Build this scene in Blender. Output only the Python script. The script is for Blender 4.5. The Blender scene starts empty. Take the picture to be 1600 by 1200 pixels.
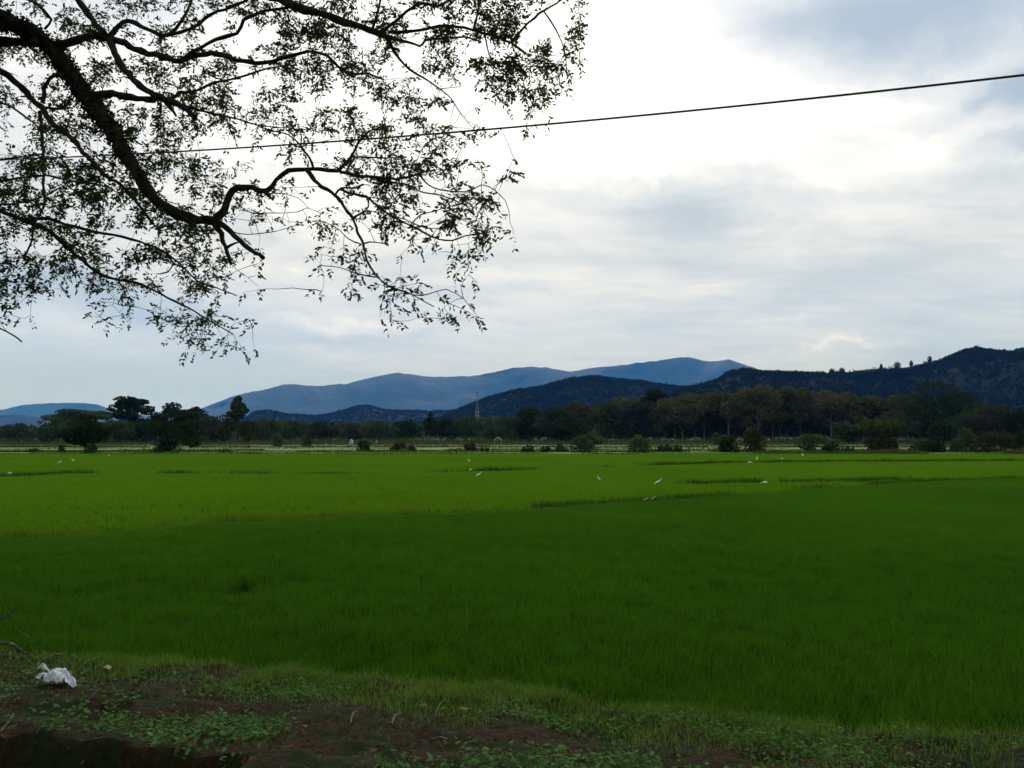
import bpy, math, random
import numpy as np
from mathutils import Vector, Matrix
R = math.radians
rng = np.random.default_rng(7)
random.seed(7)
scene = bpy.context.scene
COL = scene.collection

# ------------------------------------------------------------------ camera
FPX, CAMZ, PITCH = 1256.0, 3.0, R(3.65)
cam_d = bpy.data.cameras.new("camera")
cam_d.sensor_width = 36
cam_d.lens = 36 * FPX / 1600
cam_d.clip_start = 0.1
cam_d.clip_end = 40000
cam = bpy.data.objects.new("camera", cam_d)
cam.location = (0, 0, CAMZ)
cam.rotation_euler = (R(90) + PITCH, 0, 0)
COL.objects.link(cam)
scene.camera = cam

def pdir(px, py):
    a, b = (px - 800) / FPX, (600 - py) / FPX
    c, s = math.cos(PITCH), math.sin(PITCH)
    return np.array([a, c - s * b, s + c * b])      # y forward, z up

def at(px, py, Y):
    d = pdir(px, py)
    return np.array([0, 0, CAMZ]) + d * (Y / d[1])

# ------------------------------------------------------------------ exposure
scene.view_settings.view_transform = 'Standard'
scene.view_settings.look = 'None'
scene.view_settings.exposure = 0.35
scene.view_settings.gamma = 1.0
scene.cycles.max_bounces = 6
scene.cycles.diffuse_bounces = 3
scene.cycles.transmission_bounces = 4
scene.cycles.volume_bounces = 0
scene.cycles.use_denoising = True

# ------------------------------------------------------------------ node helper
class NT:
    def __init__(s, tree):
        s.t = tree; s.n = tree.nodes; s.l = tree.links; s.n.clear()
    def new(s, typ, **kw):
        n = s.n.new(typ)
        for k, v in kw.items(): setattr(n, k, v)
        return n
    def put(s, sock, v):
        if isinstance(v, bpy.types.NodeSocket): s.l.new(v, sock)
        elif v is not None: sock.default_value = v
    def math(s, op, a, b=None, c=None, clamp=False):
        n = s.new('ShaderNodeMath', operation=op, use_clamp=clamp)
        s.put(n.inputs[0], a)
        if b is not None: s.put(n.inputs[1], b)
        if c is not None: s.put(n.inputs[2], c)
        return n.outputs[0]
    def vmath(s, op, a, b=None, scale=None):
        n = s.new('ShaderNodeVectorMath', operation=op)
        s.put(n.inputs[0], a)
        if b is not None: s.put(n.inputs[1], b)
        if scale is not None: s.put(n.inputs['Scale'], scale)
        return n.outputs['Value'] if op in ('LENGTH', 'DOT_PRODUCT') else n.outputs['Vector']
    def noise(s, vec, scale, detail=4, rough=0.55, dist=0.0):
        n = s.new('ShaderNodeTexNoise')
        if vec is not None: s.put(n.inputs['Vector'], vec)
        n.inputs['Scale'].default_value = scale; n.inputs['Detail'].default_value = detail
        n.inputs['Roughness'].default_value = rough; n.inputs['Distortion'].default_value = dist
        return n
    def ramp(s, f, stops, interp='LINEAR'):
        n = s.new('ShaderNodeValToRGB'); s.put(n.inputs[0], f)
        e = n.color_ramp.elements; n.color_ramp.interpolation = interp
        while len(e) < len(stops): e.new(0.5)
        for i, (p, c) in enumerate(stops):
            e[i].position = p; e[i].color = (*c, 1) if len(c) == 3 else c
        return n.outputs[0]
    def mix(s, f, a, b):
        n = s.new('ShaderNodeMix', data_type='RGBA')
        s.put(n.inputs[0], f); s.put(n.inputs[6], a); s.put(n.inputs[7], b)
        return n.outputs[2]
    def maprange(s, v, a, b, c, d, interp='SMOOTHSTEP'):
        n = s.new('ShaderNodeMapRange', interpolation_type=interp)
        for i, x in enumerate((v, a, b, c, d)): s.put(n.inputs[i], x)
        return n.outputs[0]

# ------------------------------------------------------------------ sky: overcast with a bright thin place where the sun is
SUN_EL, SUN_AZ = R(30), R(4)
world = bpy.data.worlds.new("World"); scene.world = world; world.use_nodes = True
w = NT(world.node_tree)
tc = w.new('ShaderNodeTexCoord')
sky = w.new('ShaderNodeTexSky', sky_type='NISHITA', sun_disc=False)
sky.sun_elevation = SUN_EL; sky.sun_rotation = SUN_AZ; sky.altitude = 20
sky.dust_density = 2.0
D = tc.outputs['Generated']
warp = w.noise(D, 4.0, 9, 0.66)
wv = w.vmath('SUBTRACT', warp.outputs['Color'], (0.5, 0.5, 0.5))
Dw = w.vmath('ADD', D, w.vmath('SCALE', wv, scale=0.16))
sep = w.new('ShaderNodeSeparateXYZ'); w.put(sep.inputs[0], D)
sepw = w.new('ShaderNodeSeparateXYZ'); w.put(sepw.inputs[0], Dw)
az = w.math('ARCTAN2', sepw.outputs[0], sepw.outputs[1])
el = w.math('ARCSINE', w.math('MAXIMUM', w.math('MINIMUM', sepw.outputs[2], 1.0), -1.0))
# cloud deck plane
inv = w.math('DIVIDE', 1.0, w.math('ADD', w.math('MAXIMUM', sep.outputs[2], 0.0), 0.09))
cmb = w.new('ShaderNodeCombineXYZ')
w.put(cmb.inputs[0], w.math('MULTIPLY', sep.outputs[0], inv)); w.put(cmb.inputs[1], w.math('MULTIPLY', sep.outputs[1], inv))
n1 = w.noise(cmb.outputs[0], 0.75, 7, 0.55, 0.7).outputs['Fac']
cmb3 = w.new('ShaderNodeCombineXYZ')
w.put(cmb3.inputs[0], w.math('MULTIPLY', w.math('MULTIPLY', sepw.outputs[0], inv), 1.0)); w.put(cmb3.inputs[1], w.math('MULTIPLY', w.math('MULTIPLY', sepw.outputs[1], inv), 2.2))
n3 = w.noise(cmb3.outputs[0], 2.1, 9, 0.62, 0.35).outputs['Fac']
cmb2 = w.new('ShaderNodeCombineXYZ')
w.put(cmb2.inputs[0], w.math('MULTIPLY', az, 2.2)); w.put(cmb2.inputs[1], w.math('MULTIPLY', el, 13.0))
n2 = w.noise(cmb2.outputs[0], 1.1, 6, 0.6, 0.5).outputs['Fac']
def spot(px, py, rx, ry, amt, p=1.0):
    d = pdir(px, py); d = d / np.linalg.norm(d)
    a0, e0 = math.atan2(d[0], d[1]), math.asin(d[2])
    u = w.math('DIVIDE', w.math('SUBTRACT', az, a0), rx / FPX)
    v = w.math('DIVIDE', w.math('SUBTRACT', el, e0), ry / FPX)
    r2 = w.math('ADD', w.math('MULTIPLY', u, u), w.math('MULTIPLY', v, v))
    return w.math('MULTIPLY', w.math('EXPONENT', w.math('MULTIPLY', r2, -1.0)), amt)
f = w.math('ADD', 0.40, w.math('MULTIPLY', w.math('SUBTRACT', n1, 0.5), 0.80))
f = w.math('ADD', f, w.math('MULTIPLY', w.math('SUBTRACT', n2, 0.5), 0.50))
f = w.math('ADD', f, w.math('MULTIPLY', w.math('SUBTRACT', n3, 0.5), 0.55))
for sp in [(820, 110, 470, 200, 0.55), (950, 60, 200, 180, 0.12), (200, 150, 320, 170, 0.28), (1300, 190, 330, 90, 0.24), (1330, 330, 170, 60, 0.14),
           (1060, 315, 150, 40, -0.42), (960, 400, 200, 25, -0.12), (1280, 5, 200, 40, -0.34), (1520, 20, 220, 70, -0.42), (1600, 160, 75, 26, -0.55),
           (1600, 232, 60, 12, -0.3), (1440, 450, 260, 60, -0.10), (1500, 360, 110, 40, -0.12), (160, 480, 190, 30, -0.42), (260, 600, 330, 40, -0.20),
           (480, 495, 190, 12, 0.22), (560, 525, 160, 9, -0.14), (1330, 549, 85, 7, 0.28), (60, 540, 120, 30, 0.14),
           (1500, 520, 200, 30, -0.12), (1430, 235, 100, 40, 0.22), (1330, 150, 200, 40, 0.1)]:
    f = w.math('ADD', f, spot(*sp))
cc = w.ramp(f, [(0.0, (.33, .41, .51)), (0.22, (.42, .49, .575)), (0.40, (.525, .58, .645)), (0.60, (.665, .695, .735)), (0.82, (.86, .865, .87)), (1.0, (1, 1, 1))])
# bluer towards the horizon and to the left, where the cloud thins
blue = w.math('MULTIPLY', w.maprange(sep.outputs[2], 0.02, 0.22, 1.0, 0.0), w.maprange(sep.outputs[0], -0.5, 0.45, 0.80, 0.42))
cc = w.mix(blue, cc, (.36, .50, .83, 1))
tint = w.mix(w.maprange(sep.outputs[2], 0.0, 0.22, 1.0, 0.0, 'LINEAR'), (.985, 1.0, 1.045, 1), (.90, .985, 1.26, 1))
cc10 = w.vmath('SCALE', w.vmath('MULTIPLY', cc, tint), scale=10.6)
skycol = w.mix(0.97, sky.outputs[0], cc10)
bg = w.new('ShaderNodeBackground'); w.put(bg.inputs[0], skycol); bg.inputs[1].default_value = 0.1
wo = w.new('ShaderNodeOutputWorld'); w.l.new(bg.outputs[0], wo.inputs[0])
try: world.cycles.sampling_method = 'MANUAL'; world.cycles.sample_map_resolution = 512
except Exception: pass

sun_d = bpy.data.lights.new("sun", 'SUN'); sun_d.energy = 1.0; sun_d.angle = R(14); sun_d.color = (1, .96, .88)
sun = bpy.data.objects.new("sun", sun_d); COL.objects.link(sun)
sdir = Vector((math.sin(SUN_AZ) * math.cos(SUN_EL), math.cos(SUN_AZ) * math.cos(SUN_EL), math.sin(SUN_EL)))
sun.rotation_euler = sdir.to_track_quat('Z', 'Y').to_euler(); sun.location = (0, 0, 60)

# ------------------------------------------------------------------ materials
def mat(name):
    m = bpy.data.materials.new(name); m.use_nodes = True
    return m, NT(m.node_tree)

def leaf_mat(name, dark, light, trans=0.35, tcol=None, gloss=0.0, nscale=0.15, world_amt=0.5):
    m, t = mat(name)
    a = t.new('ShaderNodeAttribute', attribute_name='v')
    geo = t.new('ShaderNodeNewGeometry')
    nz = t.noise(geo.outputs['Position'], nscale, 4, 0.6).outputs['Fac']
    k = t.math('ADD', t.math('MULTIPLY', a.outputs['Fac'], 1 - world_amt), t.math('MULTIPLY', t.maprange(nz, 0.3, 0.7, 0, 1), world_amt))
    c = t.mix(k, (*dark, 1), (*light, 1))
    d = t.new('ShaderNodeBsdfDiffuse'); t.put(d.inputs[0], c)
    tr = t.new('ShaderNodeBsdfTranslucent')
    t.put(tr.inputs[0], t.mix(0.5, c, (*(tcol or light), 1)))
    ms = t.new('ShaderNodeMixShader'); ms.inputs[0].default_value = trans
    t.l.new(d.outputs[0], ms.inputs[1]); t.l.new(tr.outputs[0], ms.inputs[2])
    out = ms.outputs[0]
    if gloss:
        g = t.new('ShaderNodeBsdfGlossy'); g.inputs['Roughness'].default_value = 0.45; g.inputs[0].default_value = (.9, .95, .9, 1)
        m2 = t.new('ShaderNodeMixShader'); m2.inputs[0].default_value = gloss
        t.l.new(out, m2.inputs[1]); t.l.new(g.outputs[0], m2.inputs[2]); out = m2.outputs[0]
    o = t.new('ShaderNodeOutputMaterial'); t.l.new(out, o.inputs[0])
    return m

def noisy_mat(name, stops, scale=3.0, detail=6, rough=0.9, bump=0.3, bscale=None, spec=0.2, stretch=None, rr=0.6):
    m, t = mat(name)
    geo = t.new('ShaderNodeNewGeometry'); v = geo.outputs['Position']
    if stretch: v = t.vmath('MULTIPLY', v, stretch)
    nz = t.noise(v, scale, detail, rr, 0.3)
    c = t.ramp(nz.outputs['Fac'], stops)
    b = t.new('ShaderNodeBsdfPrincipled'); t.put(b.inputs['Base Color'], c)
    b.inputs['Roughness'].default_value = rough; b.inputs['Specular IOR Level'].default_value = spec
    if bump:
        bn = t.new('ShaderNodeBump'); bn.inputs['Strength'].default_value = bump; bn.inputs['Distance'].default_value = 0.05
        n2 = t.noise(v, bscale or scale * 6, 5, 0.65)
        t.put(bn.inputs['Height'], n2.outputs['Fac']); t.l.new(bn.outputs[0], b.inputs['Normal'])
    o = t.new('ShaderNodeOutputMaterial'); t.l.new(b.outputs[0], o.inputs[0])
    return m

M = {}
M['bark'] = noisy_mat('bark', [(0.3, (.020, .014, .011)), (0.7, (.07, .048, .036))], 9, 5, .95, .8, 40, stretch=(1, 1, .4))
M['bark_pale'] = noisy_mat('bark_pale', [(0.3, (.09, .085, .075)), (0.7, (.24, .22, .19))], 2, 5, .95, .3)
M['bark_far'] = noisy_mat('bark_far', [(0.3, (.03, .025, .02)), (0.7, (.06, .05, .04))], 2, 4, .95, 0)
M['canopy'] = leaf_mat('canopy_leaf', (.008, .015, .006), (.028, .050, .012), .36, (.09, .17, .02), nscale=.8)
M['ivy'] = leaf_mat('ivy_leaf', (.008, .014, .006), (.022, .036, .010), .2, (.04, .07, .01), nscale=2)
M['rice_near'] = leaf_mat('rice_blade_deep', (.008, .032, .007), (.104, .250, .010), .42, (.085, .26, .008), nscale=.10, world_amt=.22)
M['rice_far'] = leaf_mat('rice_blade_bright', (.080, .190, .007), (.122, .262, .010), .42, (.140, .30, .008), nscale=.06, world_amt=.6)
M['grass_dark'] = leaf_mat('grass_dark', (.016, .040, .006), (.045, .085, .014), .3, nscale=.3)
M['grass_pale'] = leaf_mat('grass_pale', (.075, .14, .008), (.130, .20, .014), .35, nscale=.3)
M['grass_mid'] = leaf_mat('grass_mid', (.03, .07, .010), (.075, .125, .020), .35, nscale=.3)
M['grass_lip'] = leaf_mat('grass_lip', (.06, .12, .017), (.17, .28, .045), .4, (.18, .30, .04), nscale=.8)
M['weed'] = leaf_mat('weed_leaf', (.022, .070, .014), (.17, .32, .09), .3, nscale=1.3, world_amt=.3)
M['dry'] = leaf_mat('dry_leaf', (.05, .022, .012), (.20, .105, .05), .15, nscale=3)
M['reed'] = leaf_mat('reed', (.04, .045, .018), (.095, .095, .038), .3, nscale=.3)
for nm, dk, lt in (('leaf_dark', (.010, .018, .007), (.030, .048, .014)), ('leaf_mid', (.024, .040, .012), (.062, .090, .025)),
                   ('leaf_pale', (.035, .050, .018), (.085, .115, .040)), ('leaf_brown', (.026, .029, .012), (.060, .062, .026)),
                   ('leaf_rubber', (.050, .052, .020), (.100, .102, .037)), ('leaf_rust', (.026, .022, .010), (.048, .042, .018))):
    M[nm] = leaf_mat(nm, dk, lt, .22, nscale=.25, world_amt=.4)
M['hill_forest'] = leaf_mat('hill_forest', (.008, .013, .008), (.012, .017, .010), .48, nscale=.01, world_amt=.45)

# ------------------------------------------------------------------ mesh helpers
def link(o, parent=None):
    COL.objects.link(o)
    if parent: o.parent = parent
    return o
def tag(o, label=None, cat=None, group=None, kind=None):
    for k, v in (('label', label), ('category', cat), ('group', group), ('kind', kind)):
        if v: o[k] = v
    return o
def empty(name, loc, **kw):
    o = bpy.data.objects.new(name, None); o.location = [float(x) for x in loc]; o.empty_display_size = .2
    link(o); return tag(o, **kw)
def raw_mesh(name, V, F, v=None, smooth=False):
    """V (n,3), F (m,k) arrays"""
    V = np.asarray(V, np.float32); F = np.asarray(F, np.int32)
    me = bpy.data.meshes.new(name)
    m, k = F.shape
    me.vertices.add(len(V)); me.vertices.foreach_set('co', V.ravel())
    me.loops.add(m * k); me.loops.foreach_set('vertex_index', F.ravel())
    me.polygons.add(m); me.polygons.foreach_set('loop_start', np.arange(m, dtype=np.int32) * k)
    me.polygons.foreach_set('loop_total', np.full(m, k, np.int32))
    if smooth: me.polygons.foreach_set('use_smooth', np.ones(m, bool))
    me.update(calc_edges=True); me.validate()
    if v is not None:
        a = me.attributes.new('v', 'FLOAT', 'POINT'); a.data.foreach_set('value', np.asarray(v, np.float32))
    return me
def obj(name, me, m, parent=None, off=None, **kw):
    if m: me.materials.append(m)
    o = bpy.data.objects.new(name, me); link(o, parent)
    if off is not None: o.location = [float(x) for x in off]
    return tag(o, **kw)
def cards(C, size, flat=0.0, aspect=1.0, r=rng, v=None):
    """random oriented ragged quads at centres C; size scalar or (n,)"""
    n = len(C); size = np.broadcast_to(size, n)[:, None]
    a = r.normal(size=(n, 3)); a[:, 2] *= (1 - flat); a /= np.linalg.norm(a, axis=1)[:, None] + 1e-9
    b = r.normal(size=(n, 3)); b[:, 2] *= (1 - flat); b -= a * (a * b).sum(1)[:, None]; b /= np.linalg.norm(b, axis=1)[:, None] + 1e-9
    j = lambda: (1 + r.uniform(-.35, .35, (n, 1)))
    V = np.stack([C - a * size * j() * .5, C - b * size * aspect * j() * .5, C + a * size * j() * .5, C + b * size * aspect * j() * .5], 1)
    F = np.arange(n * 4).reshape(n, 4)
    vv = np.repeat(r.uniform(0, 1, n) if v is None else v, 4)
    return V.reshape(-1, 3), F, vv
class Acc:
    def __init__(s): s.V = []; s.F = []; s.v = []; s.n = 0
    def add(s, V, F, v=None):
        V = np.asarray(V); F = np.asarray(F)
        s.V.append(V); s.F.append(F + s.n); s.v.append(np.full(len(V), .5) if v is None else v); s.n += len(V)
    def tube(s, P, rad, sides=5, v=None, cap=True):
        P = np.asarray(P, float); k = len(P); rad = np.broadcast_to(rad, k)
        T = np.gradient(P, axis=0); T /= np.linalg.norm(T, axis=1)[:, None] + 1e-9
        up = np.array([0, 0, 1.0]) if abs(T[0][2]) < .9 else np.array([1.0, 0, 0])
        A = np.cross(T, up); A /= np.linalg.norm(A, axis=1)[:, None] + 1e-9; B = np.cross(T, A)
        th = np.arange(sides) * 2 * math.pi / sides
        V = P[:, None] + rad[:, None, None] * (np.cos(th)[None, :, None] * A[:, None] + np.sin(th)[None, :, None] * B[:, None])
        i = np.arange(k - 1)[:, None] * sides; j = np.arange(sides)[None]; j2 = (j + 1) % sides
        F = np.stack([i + j, i + j2, i + sides + j2, i + sides + j], -1).reshape(-1, 4)
        s.add(V.reshape(-1, 3), F, None if v is None else np.full(k * sides, v))
    def mesh(s, name, smooth=False):
        return raw_mesh(name, np.concatenate(s.V), np.concatenate(s.F), np.concatenate(s.v), smooth)
def resample(P, W, step):
    P = np.asarray(P, float); W = np.asarray(W, float)
    if len(P) > 2:   # Catmull-Rom
        Q, U = [], []
        Pe = np.vstack([2 * P[0] - P[1], P, 2 * P[-1] - P[-2]])
        for i in range(len(P) - 1):
            n = max(2, int(np.linalg.norm(P[i + 1] - P[i]) / step))
            for t in np.arange(n) / n:
                p0, p1, p2, p3 = Pe[i:i + 4]
                Q.append(.5 * ((2 * p1) + (-p0 + p2) * t + (2 * p0 - 5 * p1 + 4 * p2 - p3) * t * t + (-p0 + 3 * p1 - 3 * p2 + p3) * t ** 3))
                U.append(W[i] * (1 - t) + W[i + 1] * t)
        Q.append(P[-1]); U.append(W[-1])
        return np.array(Q), np.array(U)
    n = max(2, int(np.linalg.norm(P[1] - P[0]) / step)); t = np.linspace(0, 1, n + 1)[:, None]
    return P[0] * (1 - t) + P[1] * t, W[0] * (1 - t[:, 0]) + W[1] * t[:, 0]
def vnoise(x, y, seed=0):
    """cheap value noise for terrain, arrays"""
    x = np.asarray(x, float); y = np.asarray(y, float)
    xi = np.floor(x); yi = np.floor(y); fx = x - xi; fy = y - yi
    h = lambda a, b: np.modf(np.abs(np.sin(a * 127.1 + b * 311.7 + seed * 74.7) * 43758.5453))[0]
    fx = fx * fx * (3 - 2 * fx); fy = fy * fy * (3 - 2 * fy)
    return (h(xi, yi) * (1 - fx) + h(xi + 1, yi) * fx) * (1 - fy) + (h(xi, yi + 1) * (1 - fx) + h(xi + 1, yi + 1) * fx) * fy
def fbm(x, y, o=4, seed=0):
    s = 0; a = .5
    for i in range(o): s = s + a * vnoise(x * 2 ** i, y * 2 ** i, seed + i); a *= .5
    return s

# ------------------------------------------------------------------ ground, bank, water
def sm(t): t = np.clip(t, 0, 1); return t * t * (3 - 2 * t)
EDGE = np.array([(-60, 1006), (0, 1012), (180, 1025), (400, 1040), (540, 1048), (700, 1065), (800, 1073), (880, 1086), (950, 1099), (1100, 1106), (1280, 1122), (1400, 1133), (1600, 1137), (1800, 1142)], float)
EP = np.array([at(x, y, (CAMZ - .40) / (y - 684) * FPX) for x, y in EDGE])
def edge_y(x): 
    x = np.asarray(x, float)
    return np.interp(x, EP[:, 0], EP[:, 1]) + .10 * np.sin(x * 2.3) * np.sin(x * .9 + 1)
def bank_z(x, y):
    x = np.asarray(x, float); y = np.asarray(y, float)
    t = edge_y(x) + .3 - y
    z = -.15 + .53 * sm((t + .25) / .55) + 1.02 * sm((t - .2) / 6.2) * (t > -.3)
    z = z + (fbm(x * 2.1, y * 2.1, 4, 3) - .47) * .24 * sm(t / .5) + (fbm(x * 9, y * 9, 3, 13) - .44) * .075 * sm(t / .5)
    # ditch at the foot of the frame, left
    lip = 4.86 - .10 * (x + 2.3)
    lip = lip + .10 * (fbm(x * 4, y * 0 + 2, 3, 8) - .45); dd = sm((lip - y) / .22) * sm((-1.45 - x) / .35) * sm((y - 3.2) / .6)
    return z - 1.0 * dd
gm = noisy_mat('field_soil', [(0.3, (.020, .032, .010)), (0.7, (.055, .075, .020))], .05, 6, .95, 0)
xs = np.array([-30000, -3000, -800, -200, 0, 200, 800, 3000, 30000.]); ys = np.array([-3000, -400, 0, 100, 300, 800, 2500, 24000.])
X, Y = np.meshgrid(xs, ys); V = np.stack([X, Y, np.full_like(X, -.18)], -1).reshape(-1, 3)
nx = len(xs); F = [[j * nx + i, j * nx + i + 1, (j + 1) * nx + i + 1, (j + 1) * nx + i] for j in range(len(ys) - 1) for i in range(nx - 1)]
obj('ground', raw_mesh('ground', V, F), gm, kind='structure')

def grid(x0, x1, y0, y1, nx, ny, zf):
    X, Y = np.meshgrid(np.linspace(x0, x1, nx), np.linspace(y0, y1, ny))
    V = np.stack([X, Y, zf(X, Y)], -1).reshape(-1, 3)
    i = np.arange(nx - 1)[None]; j = np.arange(ny - 1)[:, None] * nx
    F = np.stack([j + i, j + i + 1, j + nx + i + 1, j + nx + i], -1).reshape(-1, 4)
    return V, F
m, t = mat('bank_soil')
geo = t.new('ShaderNodeNewGeometry'); P = geo.outputs['Position']
a = t.noise(P, 1.6, 6, .65, .4).outputs['Fac']; b = t.noise(P, 22, 6, .7).outputs['Fac']
soil = t.ramp(b, [(.3, (.010, .006, .003)), (.55, (.040, .017, .008)), (.75, (.11, .048, .024))])
moss = t.ramp(b, [(.3, (.008, .014, .003)), (.7, (.026, .042, .009))])
c = t.mix(t.maprange(a, .42, .58, 0, 1), soil, moss)
bs = t.new('ShaderNodeBsdfPrincipled'); t.put(bs.inputs['Base Color'], c); bs.inputs['Roughness'].default_value = .95; bs.inputs['Specular IOR Level'].default_value = .15
bn = t.new('ShaderNodeBump'); bn.inputs['Strength'].default_value = .9; bn.inputs['Distance'].default_value = .03
t.put(bn.inputs['Height'], t.noise(P, 30, 6, .7).outputs['Fac']); t.l.new(bn.outputs[0], bs.inputs['Normal'])
o = t.new('ShaderNodeOutputMaterial'); t.l.new(bs.outputs[0], o.inputs[0])
V, F = grid(-16, 14, -6, 12, 760, 520, bank_z)
obj('bank', raw_mesh('bank', V, F, smooth=True), m, kind='structure')
V, F = grid(-60, 60, -60, -6, 8, 8, lambda x, y: np.full_like(x, 1.28))
obj('verge', raw_mesh('verge', V, F), m, kind='structure')

m, t = mat('paddy_water')
b = t.new('ShaderNodeBsdfPrincipled'); b.inputs['Base Color'].default_value = (.012, .018, .006, 1)
b.inputs['Roughness'].default_value = .06; b.inputs['IOR'].default_value = 1.33
bn = t.new('ShaderNodeBump'); bn.inputs['Strength'].default_value = .08; bn.inputs['Distance'].default_value = .02
geo = t.new('ShaderNodeNewGeometry'); t.put(bn.inputs['Height'], t.noise(geo.outputs['Position'], 5, 3).outputs['Fac']); t.l.new(bn.outputs[0], b.inputs['Normal'])
o = t.new('ShaderNodeOutputMaterial'); t.l.new(b.outputs[0], o.inputs[0])
BUND1 = np.array([(-500, 862), (-100, 838), (0, 832), (100, 827), (300, 811), (450, 803), (640, 796), (850, 786), (900, 782), (1050, 774), (1200, 764), (1350, 753), (1600, 743), (1900, 735)], float)
BUND2 = np.array([(-400, 748), (0, 741), (150, 736), (540, 737), (750, 733), (950, 727), (1070, 723), (1200, 720), (1600, 718), (2000, 717)], float)
BUND3 = np.array([(1080, 752), (1150, 750), (1250, 749), (1400, 746)], float)
bw = lambda A, z=.3: np.array([at(x, y, (CAMZ - z) / (y - 680) * FPX) for x, y in A])
B1, B2, B3 = bw(BUND1), bw(BUND2), bw(BUND3)
V, F = grid(-48, 62, 4.0, 62, 60, 40, lambda x, y: np.zeros_like(x))
obj('water', raw_mesh('water', V, F), m, kind='structure')

bund_m = noisy_mat('bund_soil', [(.3, (.03, .05, .010)), (.7, (.07, .10, .022))], 1.2, 5, .95, .3)
def bund(B, wid=.35, h=.12, name='bund'):
    P, _ = resample(B, np.ones(len(B)), 1.0); P[:, 2] = 0
    P[:, 1] += .15 * np.sin(P[:, 0] * 1.7) ; T = np.gradient(P, axis=0); T /= np.linalg.norm(T, axis=1)[:, None]
    N = np.stack([-T[:, 1], T[:, 0], np.zeros(len(T))], 1)
    prof = [(-1.6, -.16), (-1, h * .7), (-.45, h), (.45, h), (1, h * .7), (1.6, -.16)]
    V = np.stack([P + N * wid * a + np.array([0, 0, z]) for a, z in prof], 1); V[:, 1:5, 2] += (fbm(P[:, 0] * 1.3, P[:, 1], 3) - .45)[:, None] * .12
    k = len(prof); i = np.arange(len(P) - 1)[:, None] * k; j = np.arange(k - 1)[None]
    F = np.stack([i + j, i + j + 1, i + k + j + 1, i + k + j], -1).reshape(-1, 4)
    obj(name, raw_mesh(name, V.reshape(-1, 3), F, smooth=True), bund_m, kind='structure')
    return P
P1 = bund(B1); P2 = bund(B2); P3 = bund(B3, .3)

# ------------------------------------------------------------------ grass blades
def blades(C, h, wd, lean=.35, r=rng, segs=2, v=None, az=None):
    """curved tapering blades rooted at C. returns V,F,v"""
    n = len(C); h = np.broadcast_to(h, n).astype(float); wd = np.broadcast_to(wd, n).astype(float)
    th = r.uniform(0, 2 * math.pi, n) if az is None else az
    ln = np.abs(r.normal(lean, lean * .5, n)) * h
    d = np.stack([np.cos(th), np.sin(th), np.zeros(n)], 1); ph = th + math.pi / 2 + r.normal(0, .5, n)
    s = np.stack([np.cos(ph), np.sin(ph), np.zeros(n)], 1)
    rows = []
    for k in range(segs + 1):
        u = k / segs; c = C + d * (ln * u ** 1.8)[:, None]; c = c.copy(); c[:, 2] += h * (u - .18 * u * u)
        ww = wd * (1 - u) ** .7 if k < segs else wd * .12
        rows += [c - s * ww[:, None] * .5, c + s * ww[:, None] * .5]
    V = np.stack(rows, 1); kk = 2 * (segs + 1)
    base = (np.arange(n) * kk)[:, None]
    F = np.concatenate([base + np.array([2 * k, 2 * k + 1, 2 * k + 3, 2 * k + 2]) for k in range(segs)], 1).reshape(-1, 4)
    vv = np.repeat(r.uniform(0, 1, n) if v is None else v, kk)
    return V.reshape(-1, 3), F, vv

def scatter_tiles(name, pts, tiles, label, smin=.85, smax=1.15):
    col = bpy.data.collections.new(name + '_tiles')
    for tl in tiles: col.objects.link(tl)
    me = bpy.data.meshes.new(name); me.vertices.add(len(pts)); me.vertices.foreach_set('co', np.asarray(pts, np.float32).ravel()); me.update()
    o = bpy.data.objects.new(name, me); link(o)
    ng = bpy.data.node_groups.new(name, 'GeometryNodeTree')
    ng.interface.new_socket('Geometry', in_out='INPUT', socket_type='NodeSocketGeometry')
    ng.interface.new_socket('Geometry', in_out='OUTPUT', socket_type='NodeSocketGeometry')
    gi = ng.nodes.new('NodeGroupInput'); go = ng.nodes.new('NodeGroupOutput')
    ci = ng.nodes.new('GeometryNodeCollectionInfo'); ci.inputs['Collection'].default_value = col
    ci.inputs['Separate Children'].default_value = True; ci.inputs['Reset Children'].default_value = True
    ip = ng.nodes.new('GeometryNodeInstanceOnPoints'); ip.inputs['Pick Instance'].default_value = True
    rr = ng.nodes.new('FunctionNodeRandomValue'); rr.data_type = 'FLOAT_VECTOR'
    rr.inputs[0].default_value = (0, 0, 0); rr.inputs[1].default_value = (0, 0, 6.283)
    rs = ng.nodes.new('FunctionNodeRandomValue'); rs.data_type = 'FLOAT_VECTOR'
    rs.inputs[0].default_value = (1, 1, smin); rs.inputs[1].default_value = (1.1, 1.1, smax)
    L = ng.links.new
    L(gi.outputs[0], ip.inputs['Points']); L(ci.outputs[0], ip.inputs['Instance'])
    L(rr.outputs[0], ip.inputs['Rotation']); L(rs.outputs[0], ip.inputs['Scale']); L(ip.outputs[0], go.inputs[0])
    md = o.modifiers.new('scatter', 'NODES'); md.node_group = ng
    return tag(o, label=label, cat='rice', kind='stuff')

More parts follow.
